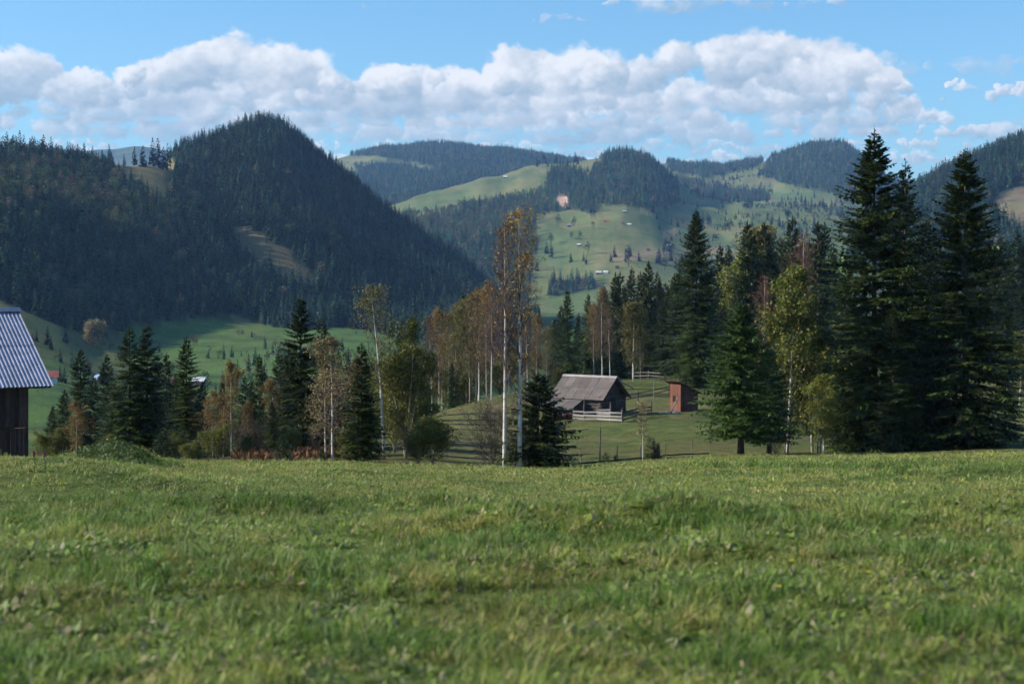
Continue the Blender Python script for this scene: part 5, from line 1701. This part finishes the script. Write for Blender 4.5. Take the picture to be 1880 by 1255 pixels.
# ------------------------------------------------------------------ far buildings
def house(name, px, d, w, dp, hw, rise, wm, rm, label, rz=0.0, group=None, door=True):
    p = at(px, d)
    o = thing(name, label, 'house' if name == 'farmhouse' else 'barn', (p.x, p.y, p.z - .3), rz, group)
    m_ = MB()
    x0, x1, y0, y1 = -w / 2, w / 2, -dp / 2, dp / 2
    m_.add([(x0, y0, 0), (x1, y0, 0), (x1, y1, 0), (x0, y1, 0), (x0, y0, hw), (x1, y0, hw), (x1, y1, hw), (x0, y1, hw), (x0, 0, hw + rise), (x1, 0, hw + rise)],
           [(0, 1, 5, 4), (2, 3, 7, 6), (1, 2, 6, 9, 5), (3, 0, 4, 8, 7)])
    m_.build('wall', wm, o)
    a = math.atan2(rise, dp / 2)
    q = MB()
    for s in (-1, 1):
        q.bar((-w / 2 - .5, s * dp / 4 * 1.12, hw + rise / 2 * .92 + .1), (w / 2 + .5, s * dp / 4 * 1.12, hw + rise / 2 * .92 + .1), math.hypot(rise, dp / 2) * 1.16, .14, up=(0, s * math.sin(a), math.cos(a)))
    q.build('roof', rm, o)
    if door: MB().box(-.6, .6, y0 - .06, y0 - .01, 0, 2).build('door', M['black'], o)
    return o


hz = [(1099, 503, 6, M['tin'], 'pale-roofed barn, left of two standing together at the valley foot'),
      (1112, 503, 5, M['white'], 'white little house, right of two standing together at the valley foot'),
      (1045, 416, 5, M['tin'], 'bright white-roofed barn alone on the left of the far green slope'),
      (1114, 408, 7, M['red_roof'], 'long red-brown roofed barn below the far wood edge'),
      (1146, 391, 5, M['tin'], 'pale barn highest on the far green shoulder'),
      (1155, 415, 5, M['tin'], 'grey barn in the middle of the far green slope'),
      (1142, 412, 4, M['brown_wall'], 'dark little barn in the middle of the far green slope'),
      (1063, 452, 4, M['tin'], 'small grey barn among the trees on the left far slope'),
      (1227, 453, 6, M['tin'], 'grey barn above the sandy track on the far slope'),
      (1226, 460, 4, M['brown_wall'], 'dark shed just below the barn above the sandy track'),
      (1098, 527, 4, M['brown_wall'], 'dark barn beside the small wood at the valley foot'),
      (1133, 493, 4, M['brown_wall'], 'dark barn on the lower right of the far slope'),
      (1190, 461, 4, M['brown_wall'], 'tiny dark barn on the sandy bank of the far slope'),
      (1493, 420, 6, M['tin'], 'white-roofed barn on the meadow behind the tall spruces'),
      (985, 299, 6, M['tin'], 'pale barn on the far ridge top left of the wooded knoll'),
      (928, 327, 7, M['tin'], 'pale barn low on the crest of the far meadow'),
      (925, 313, 6, M['tin'], 'whitish barn on the crest of the far meadow'),
      (638, 299, 6, M['red_roof'], 'reddish barn on the high meadow behind the mountain')]
for px, py, w, rm, lab in hz:
    # walk outward to the distance whose ground shows at this row
    ds = np.linspace(1500, 4700, 1200)
    rows_ = HZ - (Z((px - 940) / F * ds, ds) - EYE) / ds * F
    m_ = np.minimum.accumulate(rows_)
    k = np.argmax(rows_ <= py)
    if rows_[k] > py: k = int(np.argmin(rows_))
    house('far_barn', px, float(ds[k]), w * .95, w * .62, 1.9, w * .30, M['white'] if rm is M['white'] else M['brown_wall'], M['tin'] if rm is M['white'] else rm, lab, rz=random.Random(px).uniform(-.5, .5), group='barns on the far hillside', door=False)
house('farmhouse', 90, 470, 4.4, 3.5, 2, 1.6, M['white'], M['red_roof'], 'white house with red roof low in the valley beside the barn', .3)
house('farmhouse', 366, 560, 4, 3, 1.6, 1.2, M['brown_wall'], M['tin'], 'pale-roofed house in the valley right of the dark spruces', -.3)
house('farmhouse', 318, 560, 4, 3, 1.6, 1.2, M['brown_wall'], M['red_roof'], 'brown-roofed house half hidden by the dark spruces', .1)


def arched_barn():
    p = at(186, 520)
    o = thing('arched_barn', 'brown barn with curved blue roof on the valley slope', 'barn', (p.x, p.y, p.z - .3), .5)
    m_ = MB()
    K = 10
    vs = []; fs = []
    W, L, H = 2.0, 4.5, 1.6
    for i in range(K + 1):
        a = math.pi * i / K
        for y in (-L / 2, L / 2):
            for rr in (1.0, .94):
                vs.append((-math.cos(a) * W * rr, y, H + math.sin(a) * 1.7 * rr))
    for i in range(K):
        a = i * 4; b = a + 4
        fs += [(a, a + 2, b + 2, b), (a + 1, b + 1, b + 3, a + 3), (a, b, b + 1, a + 1), (a + 2, a + 3, b + 3, b + 2)]
    m_.add(vs, fs)
    m_.build('roof', M['blue_roof'], o)
    w = MB()
    vs = []; fs = []
    for y in (-L / 2 + .5, L / 2 - .5):
        n0 = len(vs)
        vs += [(-W * .9, y, 0), (W * .9, y, 0)] + [(math.cos(math.pi * i / K) * W * .93, y, H + math.sin(math.pi * i / K) * 1.6) for i in range(K + 1)]
        fs.append(tuple(range(n0, n0 + K + 3)))
    w.add(vs, fs)
    w.box(-W * .92, -W * .88, -L / 2 + .5, L / 2 - .5, 0, H).box(W * .88, W * .92, -L / 2 + .5, L / 2 - .5, 0, H)
    w.build('wall', M['brown_wall'], o)
    MB().box(-.8, .8, -L / 2 + .4, -L / 2 + .49, 0, 1.9).build('door', M['black'], o)


arched_barn()

# ------------------------------------------------------------------ grass
def tuft(name, seed, n, rad, hmin, hmax, w, lean=0.5, seg=3):
    rs = np.random.RandomState(seed)
    V = []; Fc = []; off = 0
    for i in range(n):
        a = rs.rand() * 6.283; r = rad * math.sqrt(rs.rand())
        b = np.array([math.cos(a) * r, math.sin(a) * r, -0.015])
        h = rs.uniform(hmin, hmax)
        la = rs.rand() * 6.283; lm = lean * rs.uniform(.2, 1.3)
        dirv = np.array([math.cos(la), math.sin(la), 0])
        sv = np.array([-math.sin(la + rs.normal() * .6), math.cos(la + rs.normal() * .6), 0])
        ww = w * rs.uniform(.6, 1.3)
        pts = []
        for k in range(seg + 1):
            t = k / seg
            c = b + np.array([0, 0, h * (t - 0.25 * lm * t * t)]) + dirv * h * lm * t * t
            pts.append((c, ww * (1 - t) ** .7))
        vs = []
        for k, (c, q) in enumerate(pts[:-1]):
            vs += [c - sv * q / 2, c + sv * q / 2]
        vs.append(pts[-1][0])
        fs = []
        for k in range(seg - 1):
            fs += [[2 * k, 2 * k + 1, 2 * k + 3], [2 * k, 2 * k + 3, 2 * k + 2]]
        fs.append([2 * seg - 2, 2 * seg - 1, 2 * seg])
        V.append(np.array(vs)); Fc.append(np.array(fs) + off); off += len(vs)
    return mesh_np(name, np.concatenate(V), np.concatenate(Fc), M['grass'])


def weed(name, seed, n=26, r=.06):
    """flat rosette of small broad leaves"""
    rs = np.random.RandomState(seed)
    a = rs.rand(n) * 6.283
    dv = np.stack([np.cos(a), np.sin(a), rs.uniform(.0, .9, n)], 1); dv /= np.linalg.norm(dv, axis=1, keepdims=True)
    sw = np.cross(dv, [[0, 0, 1.0]]); sw /= np.linalg.norm(sw, axis=1, keepdims=True)
    base = np.zeros((n, 3)); base[:, :2] = rs.normal(size=(n, 2)) * .06
    v, f = kites(base, dv, sw, r * rs.uniform(.6, 1.2, n), r * .26 * rs.uniform(.8, 1.4, n))
    return mesh_np(name, v, f, M['grass'])


TUF = [tuft('tuft', 300 + i, 46, .13, .015, .065, .0085, 1.6) for i in range(4)]
TUF += [tuft('tuft', 310 + i, 34, .08, .05, .15, .0085, 1.0) for i in range(2)]
TUF += [weed('weed', 320 + i) for i in range(2)]
TUF += [tuft('tuft', 330 + i, 70, .30, .020, .060, .014, 1.1, 2) for i in range(3)]
TUF += [tuft('tuft', 340, 8, .05, .14, .28, .003, .4)]
GC = lib_collection('sward_kinds', TUF)


def grass_points(d0, d1, dens, rs, side=7.0):
    w = 0.337 * d1 + side
    n = int(2 * w * (d1 - d0) * dens)
    d = rs.uniform(d0, d1, n)
    x = rs.uniform(-w, w, n)
    k = np.abs(x) < 0.337 * d + side
    return x[k], d[k]


rs = np.random.RandomState(9)
xs, ys, ss, ii = [], [], [], []
for d0, d1, dens, kinds, s0, s1 in ((-1.5, 9, 120, (0, 1, 2, 3, 0, 1, 2, 3, 4, 6, 7, 6, 7, 6), .8, 1.3), (9, 20, 95, (0, 1, 2, 3, 0, 1, 2, 3, 4, 6, 7, 6, 7), .9, 1.4), (20, 34, 30, (8, 9, 10, 0, 1, 2), .75, 1.2), (34, 75, 14, (8, 9, 10), .9, 1.5)):
    x, y = grass_points(d0, d1, dens, rs)
    xs.append(x); ys.append(y); ss.append(rs.uniform(s0, s1, len(x))); ii.append(np.array(kinds)[rs.randint(0, len(kinds), len(x))])
X = np.concatenate(xs); Y = np.concatenate(ys); S = np.concatenate(ss); I = np.concatenate(ii)
# height and colour vary in patches
pn = fbm(X / .8, Y / 1.3, 91, 5, .7) * 1.3
pn2 = fbm(X / 5.0, Y / 5.0, 95, 3)
lone = fbm(X / .7, Y / .7, 97, 3)
S = S * (1 + 0.55 * np.clip(pn, -.8, 1))
tall = (lone > .36) & (Y < 24) & (rs.rand(len(X)) < .6)
I = np.where(tall & (I < 8), 5, I)
rare = rs.rand(len(X)) < .012
I = np.where(rare & (Y < 45), 11, I)
dry = np.clip(fbm(X / .55, Y / .8, 99, 5, .7) * 1.6 + .24 + .2 * pn2, 0, .9)[:, None]
I = np.where((dry[:, 0] > .38) & ((I == 6) | (I == 7)), 0, I)
tint = (1 - dry) * np.array([[.88, .92, .95]]) + dry * np.array([[1.42, 1.08, 1.25]])
tint *= (1 + .22 * pn2 + .35 * fbm(X / .4, Y / .5, 107, 3, .7))[:, None]
far_t = np.clip((Y - 20) / 30, 0, 1)[:, None]
tint = tint * (1 - far_t) + (tint * np.array([[1.15, 1.1, 1.0]])) * far_t
rot = np.stack([rs.normal(size=len(X)) * .12, rs.normal(size=len(X)) * .12, rs.rand(len(X)) * 6.28], 1)
scatter('grass', np.stack([X, Y, Z(X, Y)], 1), rot, np.stack([S, S, S * rs.uniform(.8, 1.25, len(X))], 1), I, np.clip(tint, .2, 3), GC, 'rough green and straw-coloured grass of the foreground meadow')
print('grass', len(X))
# tussocks of longer grass
tx, ty, ts, ti = [], [], [], []
for cpx, cd_, nn_, sx_, sy_, sc_ in ((200, 36, 260, 1.5, .9, 1.1), (480, 19.3, 90, .7, .35, 1.0), (300, 21, 80, .9, .4, 1.0), (1330, 15.5, 120, 1.0, .35, 1.0), (1080, 17, 90, .9, .4, 1.0), (1010, 15, 60, .5, .3, 1.0), (1500, 33, 90, 1.2, .4, 1.5), (1640, 33, 60, 1.0, .4, 1.4), (1760, 26, 90, 1.2, .5, .9), (250, 11.5, 60, .5, .3, 1.1), (860, 14.5, 60, .6, .3, 1.1), (1820, 9.5, 50, .3, .3, 1.1), (1250, 11, 60, .5, .3, 1.0), (560, 12.5, 60, .6, .3, 1.0), (90, 17, 90, .8, .5, 1.1), (700, 9, 40, .3, .25, 1.0), (1420, 8.6, 40, .3, .25, 1.0), (60, 8, 40, .3, .3, 1.0), (1700, 13, 60, .5, .3, 1.0)):
    x0_ = (cpx - 940) / F * cd_
    tx.append(x0_ + rs.normal(size=nn_) * sx_); ty.append(cd_ + rs.normal(size=nn_) * sy_); ts.append(rs.uniform(.8, 1.5, nn_) * sc_); ti.append(rs.randint(4, 6, nn_))
tx, ty, ts, ti = map(np.concatenate, (tx, ty, ts, ti))
tt_ = np.array([[.62, .78, .7]]) * rs.uniform(.7, 1.2, (len(tx), 1))
scatter('grass_tussocks', np.stack([tx, ty, Z(tx, ty)], 1), np.stack([rs.normal(size=len(tx)) * .2, rs.normal(size=len(tx)) * .2, rs.rand(len(tx)) * 6.28], 1), np.stack([ts, ts, ts], 1), ti, tt_, GC, 'darker tussocks of longer grass standing in the foreground meadow')
# coarser sward on the hut meadow
x, y = grass_points(78, 200, 1.1, rs)
pxx = x / y * F + 940
k = (pxx > 560) | (y < 120)
x, y = x[k], y[k]
n = len(x)
s = rs.uniform(1.1, 2.0, n)
dr = np.clip(fbm(x / 6, y / 4, 191, 4, .65) * 1.8 + .3, 0, 1)[:, None]
tint = (1 - dr) * np.array([[.50, .58, .5]]) + dr * np.array([[.85, .66, .75]])
redp = (np.exp(-((x / y * F + 940 - 520) / 110) ** 2) * (y > 88) * (y < 150))[:, None]
tint = tint * (1 - redp) + np.array([[1.5, .62, .9]]) * redp
scatter('meadow_grass', np.stack([x, y, Z(x, y)], 1), np.stack([x * 0, x * 0, rs.rand(n) * 6.28], 1), np.stack([s, s, s * .55], 1), 8 + rs.randint(0, 3, n), tint, GC, 'short olive grass of the meadow round the hut')

# red ferns on the slope left of centre
def ferns():
    rs = np.random.RandomState(31)
    n = 5200
    px = rs.uniform(430, 640, n); d = rs.uniform(92, 124, n)
    x = (px - 940) / F * d
    b = np.stack([x, d, Z(x, d)], 1)
    dv = rnd_dirs(n, rs); dv[:, 2] = np.abs(dv[:, 2]) + .5; dv /= np.linalg.norm(dv, axis=1, keepdims=True)
    sw = np.cross(dv, rnd_dirs(n, rs)); sw /= np.linalg.norm(sw, axis=1, keepdims=True)
    v, f = kites(b, dv, sw, rs.uniform(.3, .65, n), rs.uniform(.05, .1, n))
    o = link('dry_ferns', mesh_np('dry_ferns', v, f, M['fern']))
    tag(o, 'dry reddish ferns on the slope left of centre', None, None, 'stuff')


ferns()


# weeds on the mound at the left, flowers
def mound_weeds():
    rs = np.random.RandomState(33)
    V = []; Fs = []; off = 0
    n = 2600
    px = 940 + (rs.normal(size=n) * 55 + 215 - 940); d = 36 + rs.normal(size=n) * 1.3
    x = (px - 940) / F * d
    b = np.stack([x, d, Z(x, d) + rs.rand(n) * .22 * np.exp(-((px - 215) / 60) ** 2)], 1)
    dv = rnd_dirs(n, rs); dv[:, 2] = np.abs(dv[:, 2]) * .8 + .15; dv /= np.linalg.norm(dv, axis=1, keepdims=True)
    sw = np.cross(dv, rnd_dirs(n, rs)); sw /= np.linalg.norm(sw, axis=1, keepdims=True)
    v, f = kites(b, dv, sw, rs.uniform(.05, .14, n), rs.uniform(.008, .02, n))
    o = link('leafy_weeds', mesh_np('leafy_weeds', v, f, M['mw']))
    tag(o, 'leafy green weeds on the little mound at the left of the meadow', None, None, 'stuff')


M['mw'] = mat_leaf('weed_leaves', [(0, (.03, .055, .014)), (.6, (.06, .10, .022)), (.9, (.09, .13, .03)), (1, (.14, .08, .05))], .5, .3)
mound_weeds()


def flower(px, py, kind, label, group):
    # the ground point seen at this pixel
    ds = np.linspace(3, 44, 900)
    rows_ = HZ - (Z((px - 940) / F * ds, ds) - EYE) / ds * F
    k = np.argmax(rows_ <= py + 8)
    p = at(px, float(ds[k]))
    o = thing('yellow_flower' if kind == 'y' else 'thistle', label, 'flower', p, rnd.random() * 6, group)
    big = kind == 'r'
    h = .16 if not big else .22
    MB().tube([(0, 0, -.02), (.01, 0, h * .5), (0, .01, h)], [.003, .003, .002] if not big else [.007, .006, .004], 5).build('stem', M['stem'], o)
    m_ = MB()
    if big:
        m_.tube([(0, .01, h), (0, .01, h + .03), (0, .01, h + .06)], [.012, .022, .018], 9)
        for k in range(14):
            a = k * .45
            m_.tube([(0, .01, h + .05), (math.cos(a) * .022, .01 + math.sin(a) * .022, h + .08)], [.005, .002], 3)
    else:
        for k in range(12):
            a = k * math.pi / 6
            m_.add([(0, .01, h), (math.cos(a - .2) * .018, .01 + math.sin(a - .2) * .018, h + .006), (math.cos(a) * .024, .01 + math.sin(a) * .024, h + .008), (math.cos(a + .2) * .018, .01 + math.sin(a + .2) * .018, h + .006)], [(0, 1, 2, 3)])
    m_.build('petals', M['flower_y'] if kind == 'y' else M['flower_r'], o)
    for k in range(4):
        a = k * 1.6
        MB().add([], []) if False else None
    lf = MB()
    for k in range(4):
        a = k * 1.6; q = .05 if not big else .12
        lf.add([(0, 0, .01), (math.cos(a - .3) * q * .6, math.sin(a - .3) * q * .6, .03), (math.cos(a) * q, math.sin(a) * q, .02), (math.cos(a + .3) * q * .6, math.sin(a + .3) * q * .6, .03)], [(0, 1, 2, 3)])
    lf.build('leaves', M['stem'], o)


flower(1450, 1064, 'y', 'tiny yellow flower, uppermost of three on the right foreground', 'yellow flowers in the foreground grass')
flower(1595, 1087, 'y', 'tiny yellow flower, rightmost of three in the foreground', 'yellow flowers in the foreground grass')
flower(1426, 1116, 'y', 'tiny yellow flower, lowest of three on the right foreground', 'yellow flowers in the foreground grass')
flower(63, 858, 'r', 'dark red thistle head in front of the barn, left of two', 'thistles in front of the barn')
flower(83, 860, 'r', 'purple-red thistle head in front of the barn, right of two', 'thistles in front of the barn')

print('tris', sum(len(m.polygons) for m in bpy.data.meshes))
